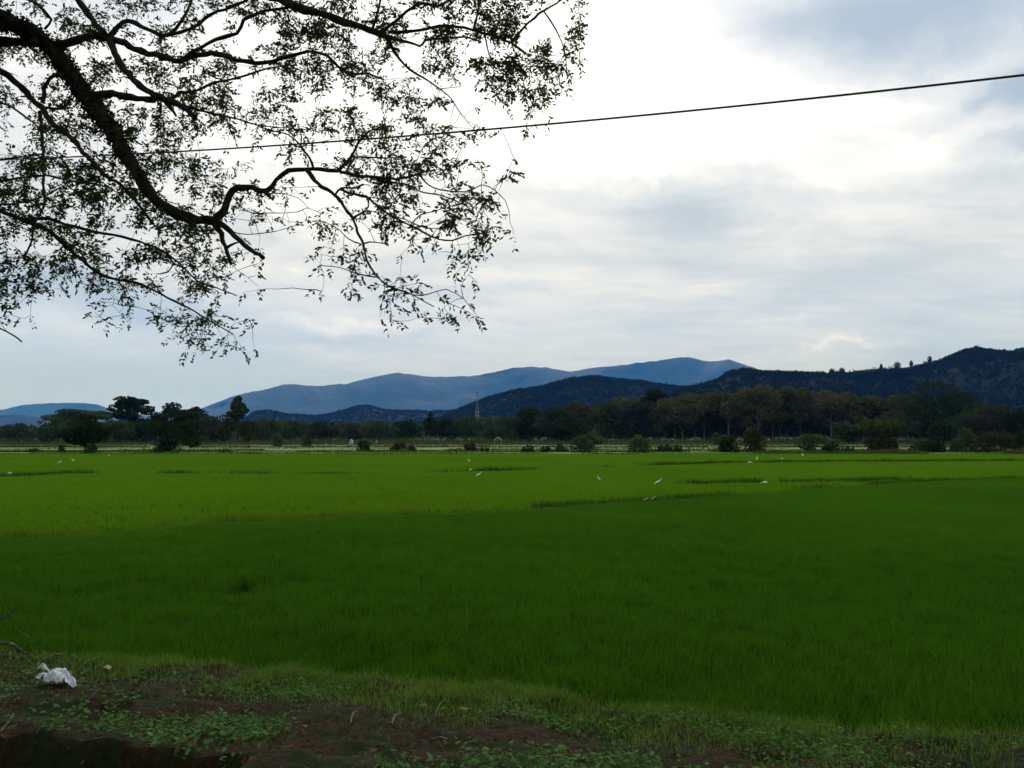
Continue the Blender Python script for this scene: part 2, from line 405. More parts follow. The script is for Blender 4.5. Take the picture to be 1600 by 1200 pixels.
def tile(name, size, n, h, wd, m, segs=2, lean=.4, seed=1, grad=0):
    r = np.random.default_rng(seed)
    nt = max(1, n // 6); roots = r.uniform(-size / 2, size / 2, (nt, 2))
    C = np.repeat(roots, 6, 0) + r.normal(0, .04, (nt * 6, 2)); C = np.c_[C, np.full(len(C), 0.)]
    V, F, v = blades(C, r.uniform(.75, 1.08, len(C)) * h, wd * r.uniform(.7, 1.3, len(C)), lean, r, segs)
    if grad: v = v * (1 - grad) + grad * np.clip(V[:, 2] / h, 0, 1) ** 2.2  # blade bases darkened in colour, painting in the shade low among the stems
    me = raw_mesh(name, V, F, v); me.materials.append(m)
    return bpy.data.objects.new(name, me)
def polyy(P, x): i = np.argsort(P[:, 0]); return np.interp(x, P[i, 0], P[i, 1])
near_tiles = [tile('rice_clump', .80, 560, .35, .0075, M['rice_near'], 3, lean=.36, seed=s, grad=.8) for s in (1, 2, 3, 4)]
far_tiles = [tile('rice_clump', 2.2, 620, .31, .03, M['rice_far'], 2, seed=s) for s in (5, 6, 7)]
def jgrid(x0, x1, y0, y1, st):
    X, Y = np.meshgrid(np.arange(x0, x1, st), np.arange(y0, y1, st)); p = np.stack([X, Y], -1).reshape(-1, 2)
    return p + rng.uniform(-st * .25, st * .25, p.shape)
def inview(p, m=9): return np.abs(p[:, 0]) < p[:, 1] * .72 + m
p = jgrid(-60, 60, 6, 62, .55)
k = inview(p) & (p[:, 1] > edge_y(p[:, 0]) + .55) & (p[:, 1] < polyy(P1, p[:, 0]) - .75)
p = p[k]
thin = np.zeros(len(p))
for (px, py, rx, ry) in ((424, 917, .52, 1.3), (365, 921, .25, .7), (292, 930, .25, .6), (200, 942, .2, .5), (115, 940, .2, .5), (438, 915, .25, .6)):
    c = at(px, py, CAMZ / (py - 680) * FPX); thin = np.maximum(thin, np.exp(-((p[:, 0] - c[0]) / rx) ** 2 - ((p[:, 1] - c[1]) / ry) ** 2))
keep = rng.uniform(0, 1, len(p)) > thin * 1.0
p = p[keep]
print('near tiles', len(p))
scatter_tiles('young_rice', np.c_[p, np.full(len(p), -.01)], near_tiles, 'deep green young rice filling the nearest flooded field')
p = jgrid(-130, 130, 20, 124, 1.6)
k = inview(p, 30) & (p[:, 1] > polyy(P1, p[:, 0]) + 1.2) & (p[:, 1] < 121)
k &= np.abs(p[:, 1] - polyy(P2, p[:, 0])) > .8
p = p[k]; print('far tiles', len(p))
scatter_tiles('bright_rice', np.c_[p, np.full(len(p), -.01)], far_tiles, 'bright yellow-green rice beyond the first low earth bund')

def tufts(P, n, h, wd, m, name, label, spread=.3, mask=None, lean=.5, z=.15, cat='grass', hn=.5):
    k = rng.integers(0, len(P), n); C = P[k] + np.c_[rng.normal(0, .5, n), rng.normal(0, spread, n), np.zeros(n)]
    if mask is not None: kk = mask(C); C = C[kk]
    C[:, 2] = z
    hh = h * rng.uniform(.5, 1.2, len(C)) * (1 - hn + 2 * hn * fbm(C[:, 0] * .5, C[:, 1] * .5, 3, 9))
    V, F, v = blades(C, hh, wd, lean)
    return obj(name, raw_mesh(name, V, F, v), m, label=label, cat=cat, kind='stuff')
pxs = lambda C: 800 + FPX * C[:, 0] / C[:, 1]
tufts(P1, 14000, .37, .022, M['grass_dark'], 'bund_grass', 'dark grass tufts along the right half of the nearest bund', .35, lambda C: (pxs(C) > 830) & (pxs(C) < 1700) & (rng.uniform(0, 1, len(C)) < sm((fbm(C[:, 0] * .25, C[:, 1] * .1, 3, 4) - .33) / .17)), .5, z=.08)
tufts(P1, 16000, .40, .02, M['grass_pale'], 'pale_bund_grass', 'thin pale grass line along the left half of the nearest bund', .15, lambda C: (pxs(C) > -60) & (pxs(C) < 860) & (fbm(C[:, 0] * .4, C[:, 1] * .1, 3, 8) > .40), .4)
tufts(P2, 16000, .375, .035, M['grass_dark'], 'bund_grass', 'broken line of dark grass along the second bund', .3, lambda C: (rng.uniform(0, 1, len(C)) < sm((fbm(C[:, 0] * .12, C[:, 1] * .02, 3, 14) - .33) / .17)) | (pxs(C) < 150), .5)
tufts(P3, 2000, .37, .03, M['grass_dark'], 'bund_grass', 'short dark grass line right of centre between two bunds', .35, lambda C: (pxs(C) < 1190) | (pxs(C) > 1215), .5)

# ------------------------------------------------------------------ strips of far fields beyond the rice
def strip(y0, y1, stops, name, z=.05, x0=-260, x1=300):
    V, F = grid(x0, x1, y0, y1, 60, 4, lambda x, y: np.full_like(x, z) + .04 * vnoise(x * .1, y * .1))
    obj(name, raw_mesh(name, V, F), noisy_mat(name + '_soil', stops, .12, 5, .95, 0, stretch=(.35, 1, 1)), kind='structure')
G1 = [(.3, (.08, .15, .010)), (.7, (.13, .20, .016))]; G2 = [(.3, (.05, .085, .018)), (.7, (.10, .14, .035))]; G3 = [(.3, (.04, .048, .018)), (.7, (.075, .085, .030))]
strip(121.5, 129, G2, 'terrace'); strip(129.5, 141, G1, 'terrace'); strip(145, 157, G2, 'terrace'); strip(158, 196, G1, 'terrace'); strip(199, 240, G2, 'terrace'); strip(241, 330, G3, 'terrace')
def row(y, n, h, m, name, label, x0=None, x1=None, spread=.6, dens=None, wd=None, wav=1.0):
    x0 = -y * .72 if x0 is None else x0; x1 = y * .72 if x1 is None else x1
    x = rng.uniform(x0, x1, n); P = np.c_[x, y + wav * np.sin(x * .05 + y) + rng.normal(0, spread, n), np.full(n, .02)]
    if dens is not None: P = P[fbm(P[:, 0] * .06, P[:, 1] * 0 + y, 3, 5) > dens]
    hh = h * rng.uniform(.4, 1.1, len(P)) * (.4 + 1.2 * fbm(P[:, 0] * .15, P[:, 1] * .1, 3, int(y)))
    V, F, v = blades(P, hh, wd or y * .0011, .5)
    obj(name, raw_mesh(name, V, F, v), m, label=label, cat='grass', kind='stuff')
row(122.5, 9000, .50, M['grass_dark'], 'edge_grass', 'dark grass on the bank closing the bright rice field', wav=.4)
row(121.2, 5000, .40, M['grass_pale'], 'pale_edge_grass', 'pale grass fringe at the far end of the bright rice', dens=.40, spread=.3, wav=.4)
row(125.5, 5000, .95, M['reed'], 'dry_reeds', 'low brownish scrubby growth along the right half of the far field edge', x0=38, x1=92, spread=1.5, dens=.40, wav=.4)
row(134, 9000, .28, M['grass_pale'], 'pale_field_grass', 'pale green growth in the first strip among the bushes', dens=.30, spread=3)
row(143, 8000, .55, M['grass_dark'], 'field_grass', 'dark grass ridge behind the first pale strip', dens=.22)
row(151, 5000, .35, M['grass_mid'], 'field_growth', 'mid green growth between two dark grass ridges', dens=.36, spread=3)
row(175, 8000, .30, M['grass_pale'], 'pale_field_grass', 'pale green growth in the second wide strip', dens=.36, spread=9)
row(158, 8000, .50, M['grass_dark'], 'field_grass', 'dark grass ridge across the middle distance', dens=.33)
row(197, 9000, .65, M['grass_dark'], 'field_grass', 'dark ridge of grass near the tree line', dens=.25)
row(180, 1500, .9, M['reed'], 'dry_reeds', 'brownish reeds in the strips before the wood', dens=.50, spread=8)
row(222, 6000, .5, M['grass_mid'], 'field_growth', 'green growth in the last strips before the wood', dens=.36, spread=9)
row(255, 9000, 1.4, M['reed'], 'dry_reeds', 'olive brown scrubby reeds at the foot of the wood', spread=9)
row(300, 9000, 3.0, M['grass_dark'], 'scrub', 'dark undergrowth along the edge of the wood', spread=15)

# ------------------------------------------------------------------ hills
def ridge(name, pts, D, depth, label, m, nx=260, ny=40, rough=.06, seed=0, back=1.0):
    pts = np.array(pts, float)
    W = np.array([at(x, y, D) for x, y in pts])
    xs = np.linspace(W[0, 0], W[-1, 0], nx); zt = np.interp(xs, W[:, 0], W[:, 2])
    zt = np.convolve(np.r_[zt[:1], zt[:1], zt, zt[-1:], zt[-1:]], [.1, .2, .4, .2, .1], 'valid')
    us = np.linspace(-1, back, ny)
    X, U = np.meshgrid(xs, us); Z0 = np.broadcast_to(zt, X.shape)
    s = D / 1000.
    spur = (fbm(X / (90 * s) + seed, U * 1.5, 4, seed) - .47)
    prof = np.where(U < 0, (1 - np.abs(U) ** 1.25), 1 - U ** 1.5)
    Yw = D + U * depth + (1 - np.abs(U)) * spur * depth * .7
    Z = (Z0) * np.clip(prof + spur * 1.7 * np.abs(U) * (1 - np.abs(U)) * 2, 0, 1) - 2 
    Z += (fbm(X / (9 * s), U * depth / (9 * s), 3, seed + 5) - .45) * rough * 100 * s * .5 * (prof > .05)
    Xw = X * (Yw / D)
    V = np.stack([Xw, Yw, Z], -1).reshape(-1, 3)
    i = np.arange(nx - 1)[None]; j = np.arange(ny - 1)[:, None] * nx
    F = np.stack([j + i, j + i + 1, j + nx + i + 1, j + nx + i], -1).reshape(-1, 4)
    obj(name, raw_mesh(name, V, F, smooth=True), m, kind='structure', label=label)
    return V.reshape(ny, nx, 3)
hill_far = noisy_mat('mountain_forest', [(.35, (.006, .012, .008)), (.60, (.022, .034, .020)), (.74, (.034, .042, .028))], .0016, 8, .95, 0, rr=.62)
hill_near = noisy_mat('hill_soil', [(.3, (.005, .009, .005)), (.7, (.012, .017, .009))], .008, 6, .95, 0)
ridge('mountain', [(-700, 676), (-400, 655), (-100, 648), (0, 640), (40, 632), (75, 629), (110, 628), (150, 631), (180, 640), (230, 650), (320, 672)], 18500, 1800, 'pale blue mountain at the far left', hill_far, seed=1)
ridge('hill', [(-900, 677), (-600, 650), (-50, 645), (0, 648), (45, 646), (75, 656), (110, 664)], 9000, 800, 'blue-grey hill low at the left edge', hill_far, nx=120, seed=2)
ridge('mountain', [(240, 668), (300, 642), (340, 630), (370, 618), (400, 610), (440, 603), (500, 604), (540, 600), (570, 593), (600, 586), (620, 583), (650, 585), (680, 588), (745, 587), (770, 583), (800, 577), (830, 573), (850, 573), (870, 577), (890, 580), (920, 576), (960, 574), (1000, 570), (1030, 566), (1060, 561), (1075, 560), (1100, 564), (1120, 563), (1140, 560), (1160, 568), (1200, 580), (1300, 600), (1400, 650)],
      15000, 3200, 'long blue mountain ridge across the middle', hill_far, nx=900, ny=90, seed=3)
r3 = ridge('hill', [(300, 680), (380, 655), (400, 643), (420, 641), (450, 648), (500, 649), (530, 643), (560, 634), (575, 633), (600, 641), (640, 642), (680, 643), (720, 641), (760, 650), (840, 680)], 3300, 350, 'low dark hump before the blue ridge', hill_near, nx=200, seed=4)
r4 = ridge('hill', [(640, 672), (690, 652), (720, 638), (760, 622), (800, 611), (850, 603), (870, 597), (900, 590), (930, 587), (960, 592), (1000, 595), (1040, 601), (1070, 605), (1100, 609), (1150, 618), (1240, 650)], 2100, 330, 'dark wooded hill in the middle', hill_near, seed=5)
r5 = ridge('hill', [(980, 660), (1040, 622), (1070, 607), (1100, 601), (1125, 591), (1140, 581), (1160, 576), (1190, 581), (1230, 582), (1280, 584), (1340, 583), (1380, 580), (1420, 577), (1460, 567), (1490, 555), (1510, 546), (1530, 544), (1560, 548), (1580, 550), (1600, 545), (1650, 538), (1720, 555), (1850, 600), (2000, 650), (2200, 681)], 1500, 300, 'dark wooded hill rising to the right edge', hill_near, nx=360, ny=50, seed=6)
def forest_on(G, n, hgt, rad, nc, csize, name, label, m):
    ny, nx, _ = G.shape; fy = rng.uniform(0, ny * .56, n); fx = rng.uniform(0, nx - 1.01, n)
    # more on the skyline
    ns = n // 5; fy[:ns] = rng.uniform(ny * .42, ny * .52, ns)
    iy = fy.astype(int); ix = fx.astype(int); ty = (fy - iy)[:, None]; tx = (fx - ix)[:, None]
    C = (G[iy, ix] * (1 - tx) + G[iy, ix + 1] * tx) * (1 - ty) + (G[iy + 1, ix] * (1 - tx) + G[iy + 1, ix + 1] * tx) * ty
    n = len(C); C[:, 2] = np.maximum(C[:, 2], 0)
    s = rng.uniform(.55, 1.25, n) * (1 + .5 * (rng.uniform(0, 1, n) > .93))
    q = rng.normal(size=(n, nc, 3)); q /= np.linalg.norm(q, axis=2)[:, :, None]; q[:, :, 2] = np.abs(q[:, :, 2])
    Q = C[:, None] + q * (np.array([rad, rad, hgt]) * s[:, None])[:, None] * rng.uniform(.6, 1, (n, nc, 1))
    s[:min(ns, n)] *= rng.uniform(.7, 1.75, min(ns, n))
    tone = np.clip(rng.normal(.5, .08, n), 0, 1); vv = np.clip(np.repeat(tone, nc) + rng.normal(0, .12, n * nc), 0, 1)
    V, F, v = cards(Q.reshape(-1, 3), csize * rng.uniform(.7, 1.3, n * nc), v=vv)
    obj(name, raw_mesh(name, V, F, v), m, label=label, cat='forest', kind='stuff')
forest_on(r5, 15000, 6.5, 4.5, 18, 2.5, 'hillside_forest', 'dense forest covering the dark hill at the right', M['hill_forest'])
forest_on(r4, 12000, 6, 5, 14, 3.0, 'hillside_forest', 'dense forest covering the middle dark hill', M['hill_forest'])
forest_on(r3, 6000, 7, 7, 12, 4.5, 'hillside_forest', 'forest on the low dark hump', M['hill_forest'])

# ------------------------------------------------------------------ trees of the middle distance
def make_tree(name, px, top, wpx, D, kind, m, label, base_z=0, group=None, seed=0, cat='tree', dens=1.0, cb=None, bark='bark_far', z0=None):
    r = np.random.default_rng(seed * 31 + int(px) + int(D))
    base = at(px, 690, D); base[2] = base_z
    H = (680 - top) / FPX * D + CAMZ - base_z; Wd = wpx / FPX * D / 2
    cs = D * .0029
    nC = int(np.clip(wpx * max(8, (H / D * FPX)) * .62 * dens, 90, 5200))
    tr = Acc(); pts = []
    root = empty(name, base, label=label, cat=cat, group=group)
    tw = max(.05, H * .022)
    def lobe(c, rad, n):
        q = r.normal(size=(n, 3)); q /= np.linalg.norm(q, axis=1)[:, None]
        pts.append(np.asarray(c) + q * np.asarray(rad) * (r.uniform(.55, 1.06, n) ** .6)[:, None])
    def limb(c, rr=.5, start=None):
        s = np.array(start if start is not None else (0, 0, H * .25 * r.uniform(.6, 1.4)))
        mid = (s + c) / 2 + r.normal(0, H * .03, 3) + np.array([0, 0, H * .03])
        P, W_ = resample([s, mid, c], [tw * rr, tw * rr * .7, tw * rr * .3], max(.4, H / 12)); tr.tube(P, W_, 4)
    if kind == 'round':
        b = .22 if cb is None else cb
        tr.tube([(0, 0, -.3), (H * .01, 0, H * .3), (H * .02, 0, H * .7)], [tw * 1.3, tw, tw * .4], 6)
        nl = 16
        for i in range(nl):
            u = r.normal(size=3); u /= np.linalg.norm(u); rad = r.uniform(.25, .42)
            c = np.array([u[0] * Wd * (1 - rad), u[1] * Wd * (1 - rad), H * (b + (1 - b) * .5) + u[2] * H * (1 - b) * .5 * (1 - rad)])
            limb(c); lobe(c, (Wd * rad * 1.25, Wd * rad * 1.25, H * (1 - b) * .5 * rad * 1.1), nC // nl)
    elif kind == 'umbrella':
        tr.tube([(0, 0, -.3), (Wd * .06, 0, H * .35), (Wd * .1, 0, H * .7)], [tw * 1.3, tw, tw * .6], 6)
        nl = 19
        for i in range(nl):
            u = r.uniform(0, 2 * math.pi); q = math.sqrt(r.uniform(0, 1)); h = r.choice([.94, .80, .64, .50], p=[.4, .3, .2, .1]); rad = r.uniform(.22, .42); h = h + r.normal(0, .03)
            sh = 1 - .45 * (h > .9)
            c = np.array([math.cos(u) * Wd * q * (1 - rad) * sh, math.sin(u) * Wd * q * .8, H * h])
            limb(c, .55, (Wd * .06, 0, H * r.uniform(.3, .5))); lobe(c, (Wd * rad * 1.25, Wd * rad * 1.2, H * r.uniform(.05, .10)), nC // nl)
    elif kind == 'bush':       # narrow foot, wide head, many stems
        nl = 22
        for i in range(nl):
            h = r.uniform(.22, .86); u = r.uniform(0, 2 * math.pi); q = math.sqrt(r.uniform(0.05, 1)); ww = Wd * (.42 + .75 * h if h < .62 else 1.35 - .75 * h + .05); rad = .24
            c = np.array([math.cos(u) * ww * q * .85, math.sin(u) * ww * q * .85, H * h])
            limb(c, .3, (c[0] * .15, c[1] * .15, 0)); lobe(c, (Wd * rad * 1.2, Wd * rad * 1.2, H * .15), nC // nl)
    elif kind == 'mound':
        nl = 16
        for i in range(nl):
            u = r.normal(size=3); u[2] = abs(u[2]); u /= np.linalg.norm(u)
            c = u * np.array([Wd * .68, Wd * .68, H * .68]); limb(c, .2, (0, 0, 0)); lobe(c, (Wd * .36, Wd * .36, H * .32), nC // nl)
    elif kind == 'cone':
        tr.tube([(0, 0, -.3), (0, 0, H * .5), (0, 0, H * .97)], [tw, tw * .7, tw * .15], 6)
        nl = 18
        for i in range(nl):
            h = r.uniform(.28, .97); u = r.uniform(0, 2 * math.pi); ww = Wd * (1.12 - h); c = np.array([math.cos(u) * ww * .7, math.sin(u) * ww * .7, H * h])
            limb(c, .3, (0, 0, H * h * .85)); lobe(c, (ww * .55 + Wd * .06, ww * .5 + Wd * .06, H * .07), nC // nl)
    elif kind == 'tall':       # plantation tree: bare pale stem, steep limbs, thin crown
        b = .42 if cb is None else cb
        lean = r.normal(0, .03, 2) * H
        tr.tube([(0, 0, -.3), (lean[0] * .5, lean[1] * .5, H * .4), (lean[0], lean[1], H * .9)], [tw * .6, tw * .42, tw * .12], 5)
        for i in range(16):
            h = r.uniform(b, .97); u = r.uniform(0, 2 * math.pi)
            e = np.array([lean[0] + math.cos(u) * Wd * r.uniform(.4, .9), lean[1] + math.sin(u) * Wd * r.uniform(.3, .9), H * h])
            limb(e, .3, (lean[0] * .6, lean[1] * .6, H * max(.3, h - .22)))
            lobe(e, (Wd * .42, Wd * .42, H * .12), nC // 16)
    C = np.concatenate(pts); C[:, 2] = np.maximum(C[:, 2], .05)
    tone = np.clip(.5 + (vnoise(C[:, 0] * 2.5 / Wd, C[:, 2] * 2.5 / Wd, seed) - .5) * .9 + r.normal(0, .15, len(C)), 0, 1)
    V, F, v = cards(C, cs * r.uniform(.6, 1.35, len(C)), .1, r=r, v=tone)
    if tr.V: obj('trunk', tr.mesh('trunk', True), M[bark], root)
    obj('crown', raw_mesh('crown', V, F, v), m, root)
    return root
L_ = M
T = make_tree
# left group
T('leafy_tree', 133, 649, 74, 135, 'round', L_['leaf_dark'], 'dark leafy tree standing alone at the left, forked above small bushes', cb=.2)
T('spreading_bush', 274, 655, 94, 134, 'bush', L_['leaf_dark'], 'broad dark multi-stemmed bush with a narrow foot, right of the lone leafy tree', cat='bush')
T('flat_topped_tree', 206, 624, 70, 300, 'umbrella', L_['leaf_dark'], 'tall flat-topped tree with tiered branches against the sky at the left', seed=3, dens=1.2)
T('leafy_tree', 262, 628, 62, 300, 'round', L_['leaf_dark'], 'round-headed dark tree behind the broad bush', seed=4)
T('leafy_tree', 300, 635, 56, 305, 'round', L_['leaf_dark'], 'dark tree right of the round-headed one, behind the broad bush', seed=5)
T('flat_topped_tree', 122, 643, 100, 330, 'umbrella', L_['leaf_pale'], 'wide flat crown rising behind the lone leafy tree', seed=6, dens=1.6)
T('leafy_tree', 178, 650, 60, 270, 'round', L_['leaf_mid'], 'mid green tree between lone leafy tree and the tall flat-topped one', seed=7, cb=.05)
T('leafy_tree', 230, 655, 66, 280, 'round', L_['leaf_dark'], 'low dark tree under the tall flat-topped one', seed=71, cb=.05)
T('leafy_tree', 84, 652, 60, 290, 'round', L_['leaf_mid'], 'low tree left of the wide flat crown', seed=8, cb=.05)
T('leafy_tree', 22, 662, 62, 320, 'round', L_['leaf_brown'], 'brownish rounded tree at the left edge of the view', seed=9, cb=.05)
T('conical_tree', 372, 621, 56, 290, 'cone', L_['leaf_mid'], 'ragged pointed tree against the blue mountain', seed=10, dens=1.3)
T('leafy_tree', 336, 645, 60, 285, 'round', L_['leaf_brown'], 'brownish tree left of the ragged pointed tree', seed=11, cb=.02)
T('leafy_tree', 388, 657, 40, 185, 'round', L_['leaf_brown'], 'small brownish tree below the ragged pointed tree', seed=12, cb=.3)
T('leafy_tree', 418, 652, 54, 310, 'round', L_['leaf_mid'], 'tree right of the ragged pointed tree', seed=13, cb=.02)
# middle wood, individually visible trees of the front
i = 0
for px, top, wd, D_, kd, mm in [(455, 655, 60, 380, 'round', 'leaf_mid'), (500, 657, 60, 390, 'round', 'leaf_dark'), (545, 656, 70, 400, 'round', 'leaf_brown'), (590, 657, 62, 390, 'round', 'leaf_mid'),
                                (632, 655, 55, 400, 'round', 'leaf_dark'), (672, 646, 40, 380, 'cone', 'leaf_dark'), (700, 652, 46, 390, 'round', 'leaf_dark'), (730, 650, 60, 420, 'round', 'leaf_mid'),
                                (765, 648, 56, 400, 'round', 'leaf_pale'), (800, 650, 60, 380, 'round', 'leaf_mid')]:
    i += 1
    T('wood_tree', px, top, wd, D_, kd, L_[mm], 'tree in the low wood below the blue mountain ridge', group='trees of the low wood', seed=20 + i, cb=.02)
for px, top, wd, D_, mm, lab in [(826, 636, 46, 300, 'leaf_dark', 'leftmost tree of the tall dark stand'), (862, 634, 60, 310, 'leaf_dark', 'dark broad tree second in the tall stand'),
                                 (905, 628, 66, 330, 'leaf_brown', 'brownish tree in the middle of the dark stand'), (948, 626, 60, 340, 'leaf_mid', 'green tree behind the brown one in the dark stand'),
                                 (985, 622, 56, 345, 'leaf_brown', 'brown tree just left of the small flat-topped crown'), (890, 650, 70, 290, 'leaf_dark', 'low dark tree before the tall dark stand')]:
    i += 1; T('wood_tree', px, top, wd, D_, 'round', L_[mm], lab, seed=40 + i, cb=.08, dens=1.2)
T('flat_topped_tree', 1022, 611, 52, 350, 'umbrella', L_['leaf_dark'], 'dark flat-topped tree at the left end of the pale-trunked plantation', seed=44, dens=1.2)
# rubber plantation
for j, px in enumerate(np.linspace(1040, 1420, 26)):
    top = np.interp(px, [1040, 1120, 1180, 1260, 1340, 1420], [622, 618, 611, 613, 620, 628]) + rng.uniform(-3, 4)
    T('plantation_tree', px + rng.uniform(-7, 7), top, 62, 340 + rng.uniform(-12, 12), 'tall', L_['leaf_rubber'],
      'thin pale-trunked tree in the even plantation below the right-hand hill', group='pale-trunked plantation trees', seed=60 + j, bark='bark_pale', dens=1.2, cb=rng.uniform(.28, .5))
for j, px in enumerate(np.linspace(960, 1440, 24)):
    T('plantation_tree', px, np.interp(px, [960, 1120, 1180, 1260, 1420], [624, 619, 612, 614, 627]) + rng.uniform(-2, 5), 54, 372 + rng.uniform(-12, 12), 'tall', L_['leaf_rubber'],
      'back row tree of the even plantation below the right-hand hill', group='back row of the plantation', seed=90 + j, bark='bark_pale', dens=1.3, cb=.15)
for px, top, wd, D_, kd, mm, lab in [
    (1335, 648, 60, 270, 'round', 'leaf_mid', 'green tree in front of the plantation, right of its palest trunks'),
    (1362, 655, 46, 262, 'round', 'leaf_mid', 'green tree between the plantation and the leafy vine-covered mound'),
    (1457, 597, 124, 300, 'round', 'leaf_dark', 'largest round dark tree at the right, taller than the plantation'),
    (1400, 640, 70, 290, 'round', 'leaf_brown', 'brownish tree left of the largest round tree'),
    (1525, 628, 84, 290, 'round', 'leaf_mid', 'green tree right of the largest round tree'),
    (1560, 634, 84, 270, 'round', 'leaf_brown', 'brown tree near the right edge of the view'),
    (1600, 636, 66, 250, 'round', 'leaf_dark', 'very dark tree at the right edge of the view'),
    (1490, 655, 70, 250, 'round', 'leaf_dark', 'low dark tree below the largest round tree'),
    (1655, 630, 90, 260, 'round', 'leaf_mid', 'tree just beyond the right edge of the view')]:
    i += 1; T('wood_tree', px, top, wd, D_, kd, L_[mm], lab, seed=120 + i, cb=.03, dens=1.2)
# bushes
for px, top, wd, D_, kd, mm, lab in [
    (569, 686, 25, 150, 'mound', 'leaf_dark', 'small round dark bush alone on the strip left of centre'),
    (625, 690, 34, 158, 'mound', 'leaf_brown', 'pale brown straggly bush right of the small round dark one'),
    (645, 694, 14, 152, 'mound', 'leaf_brown', 'tiny brown bush beside the straggly pale brown one'),
    (735, 690, 22, 150, 'mound', 'leaf_rust', 'rusty small bush above the standing egrets'),
    (757, 697, 16, 148, 'mound', 'leaf_dark', 'very low dark bush right of the rusty one'),
    (826, 692, 22, 140, 'mound', 'leaf_dark', 'low dark bush, first of the row under the dark stand'),
    (853, 696, 20, 140, 'mound', 'leaf_dark', 'low dark bush, second of the row under the dark stand'),
    (876, 690, 22, 141, 'mound', 'leaf_mid', 'low green bush left of the big green one'),
    (907, 680, 50, 140, 'mound', 'leaf_mid', 'big rounded green bush under the dark stand'),
    (928, 674, 34, 190, 'round', 'leaf_pale', 'paler bush behind the big rounded green one'),
    (998, 677, 46, 139, 'mound', 'leaf_pale', 'dome-shaped pale green bush in mid row'),
    (1036, 690, 30, 142, 'mound', 'leaf_brown', 'low brownish bush right of the pale dome'),
    (1058, 693, 20, 140, 'mound', 'leaf_brown', 'smallest brownish bush right of the pale dome'),
    (1124, 675, 22, 210, 'round', 'leaf_pale', 'small pale bush behind the dark pair'),
    (1140, 679, 36, 139, 'mound', 'leaf_dark', 'dark bush, left one of the tall pair'),
    (1176, 665, 50, 141, 'mound', 'leaf_brown', 'olive bush, taller one of the pair, egret at its foot'),
    (1270, 677, 54, 140, 'round', 'leaf_pale', 'open pale-topped bush left of the plantation’s green trees'),
    (1300, 688, 34, 143, 'mound', 'leaf_mid', 'low scrubby bush right of the open pale-topped one'),
    (1326, 696, 26, 140, 'mound', 'leaf_brown', 'very low scrub left of the leafy mound'),
    (1378, 652, 72, 142, 'bush', 'leaf_mid', 'tall leafy mound with rusty stems at its foot'),
    (1376, 672, 52, 139, 'mound', 'leaf_rust', 'rusty low growth at the foot of the tall leafy mound'),
    (1440, 684, 42, 140, 'mound', 'leaf_mid', 'low green bush right of the tall leafy mound'),
    (1458, 680, 40, 139, 'mound', 'leaf_dark', 'dome-shaped dark bush below the largest round tree'),
    (1508, 667, 52, 142, 'mound', 'leaf_mid', 'leafy bush with pale top below the right-hand green tree'),
    (1558, 671, 62, 140, 'mound', 'leaf_brown', 'brownish spreading bush near the right edge'),
    (1600, 668, 40, 141, 'mound', 'leaf_dark', 'dark bush cut by the right edge'),
    (144, 692, 26, 132, 'mound', 'leaf_brown', 'small bush at the foot of the lone leafy tree'),
    (55, 700, 24, 140, 'mound', 'leaf_brown', 'low brownish scrub near the left edge'),
    (96, 694, 12, 139, 'mound', 'leaf_rust', 'tiny reddish shrub left of the lone leafy tree'),
    (354, 701, 22, 136, 'mound', 'leaf_mid', 'low weedy bush right of the broad dark bush'),
    (247, 697, 20, 137, 'mound', 'leaf_mid', 'small green shrub at the left foot of the broad dark bush'),
    (432, 676, 20, 220, 'mound', 'leaf_pale', 'pale small bush at the edge of the low wood'),
    (478, 676, 20, 215, 'mound', 'leaf_mid', 'second small bush at the edge of the low wood')]:
    i += 1; T('bush', px, top, wd, D_, kd, L_[mm], lab, seed=150 + i, cat='bush', cb=.1)
# far wood behind, a continuous mass
def wood(name, label, x0, x1, D0, D1, n, topf, m, nc=70, cs=1.3):
    px = rng.uniform(x0, x1, n); Dd = rng.uniform(D0, D1, n)
    top = np.interp(px, topf[0], topf[1]) + rng.uniform(-2, 7, n)
    H = (680 - top) / FPX * Dd + CAMZ; X0 = (px - 800) / FPX * Dd
    rad = H * rng.uniform(.35, .55, n)
    q = rng.normal(size=(n, nc, 3)); q /= np.linalg.norm(q, axis=2)[:, :, None]
    Q = np.stack([X0, Dd, H * .5], 1)[:, None] + q * np.stack([rad, rad, H * .5], 1)[:, None] * rng.uniform(.6, 1, (n, nc, 1))
    tone = np.clip(np.repeat(rng.uniform(0, 1, n), nc) + rng.normal(0, .2, n * nc), 0, 1)
    V, F, v = cards(Q.reshape(-1, 3), cs * rng.uniform(.6, 1.3, n * nc), v=tone)
    obj(name, raw_mesh(name, V, F, v), m, label=label, cat='wood', kind='stuff')
wood('far_wood', 'far low wood under the blue mountain', -100, 820, 420, 620, 420, ([-100, 0, 100, 400, 560, 700, 820], [664, 664, 660, 656, 659, 656, 652]), M['leaf_mid'])
wood('far_wood', 'deep dark wood behind the stand and plantation', 780, 1750, 390, 520, 420, ([780, 850, 940, 1040, 1130, 1200, 1420, 1500, 1750], [652, 640, 628, 624, 620, 616, 630, 640, 645]), M['leaf_brown'])
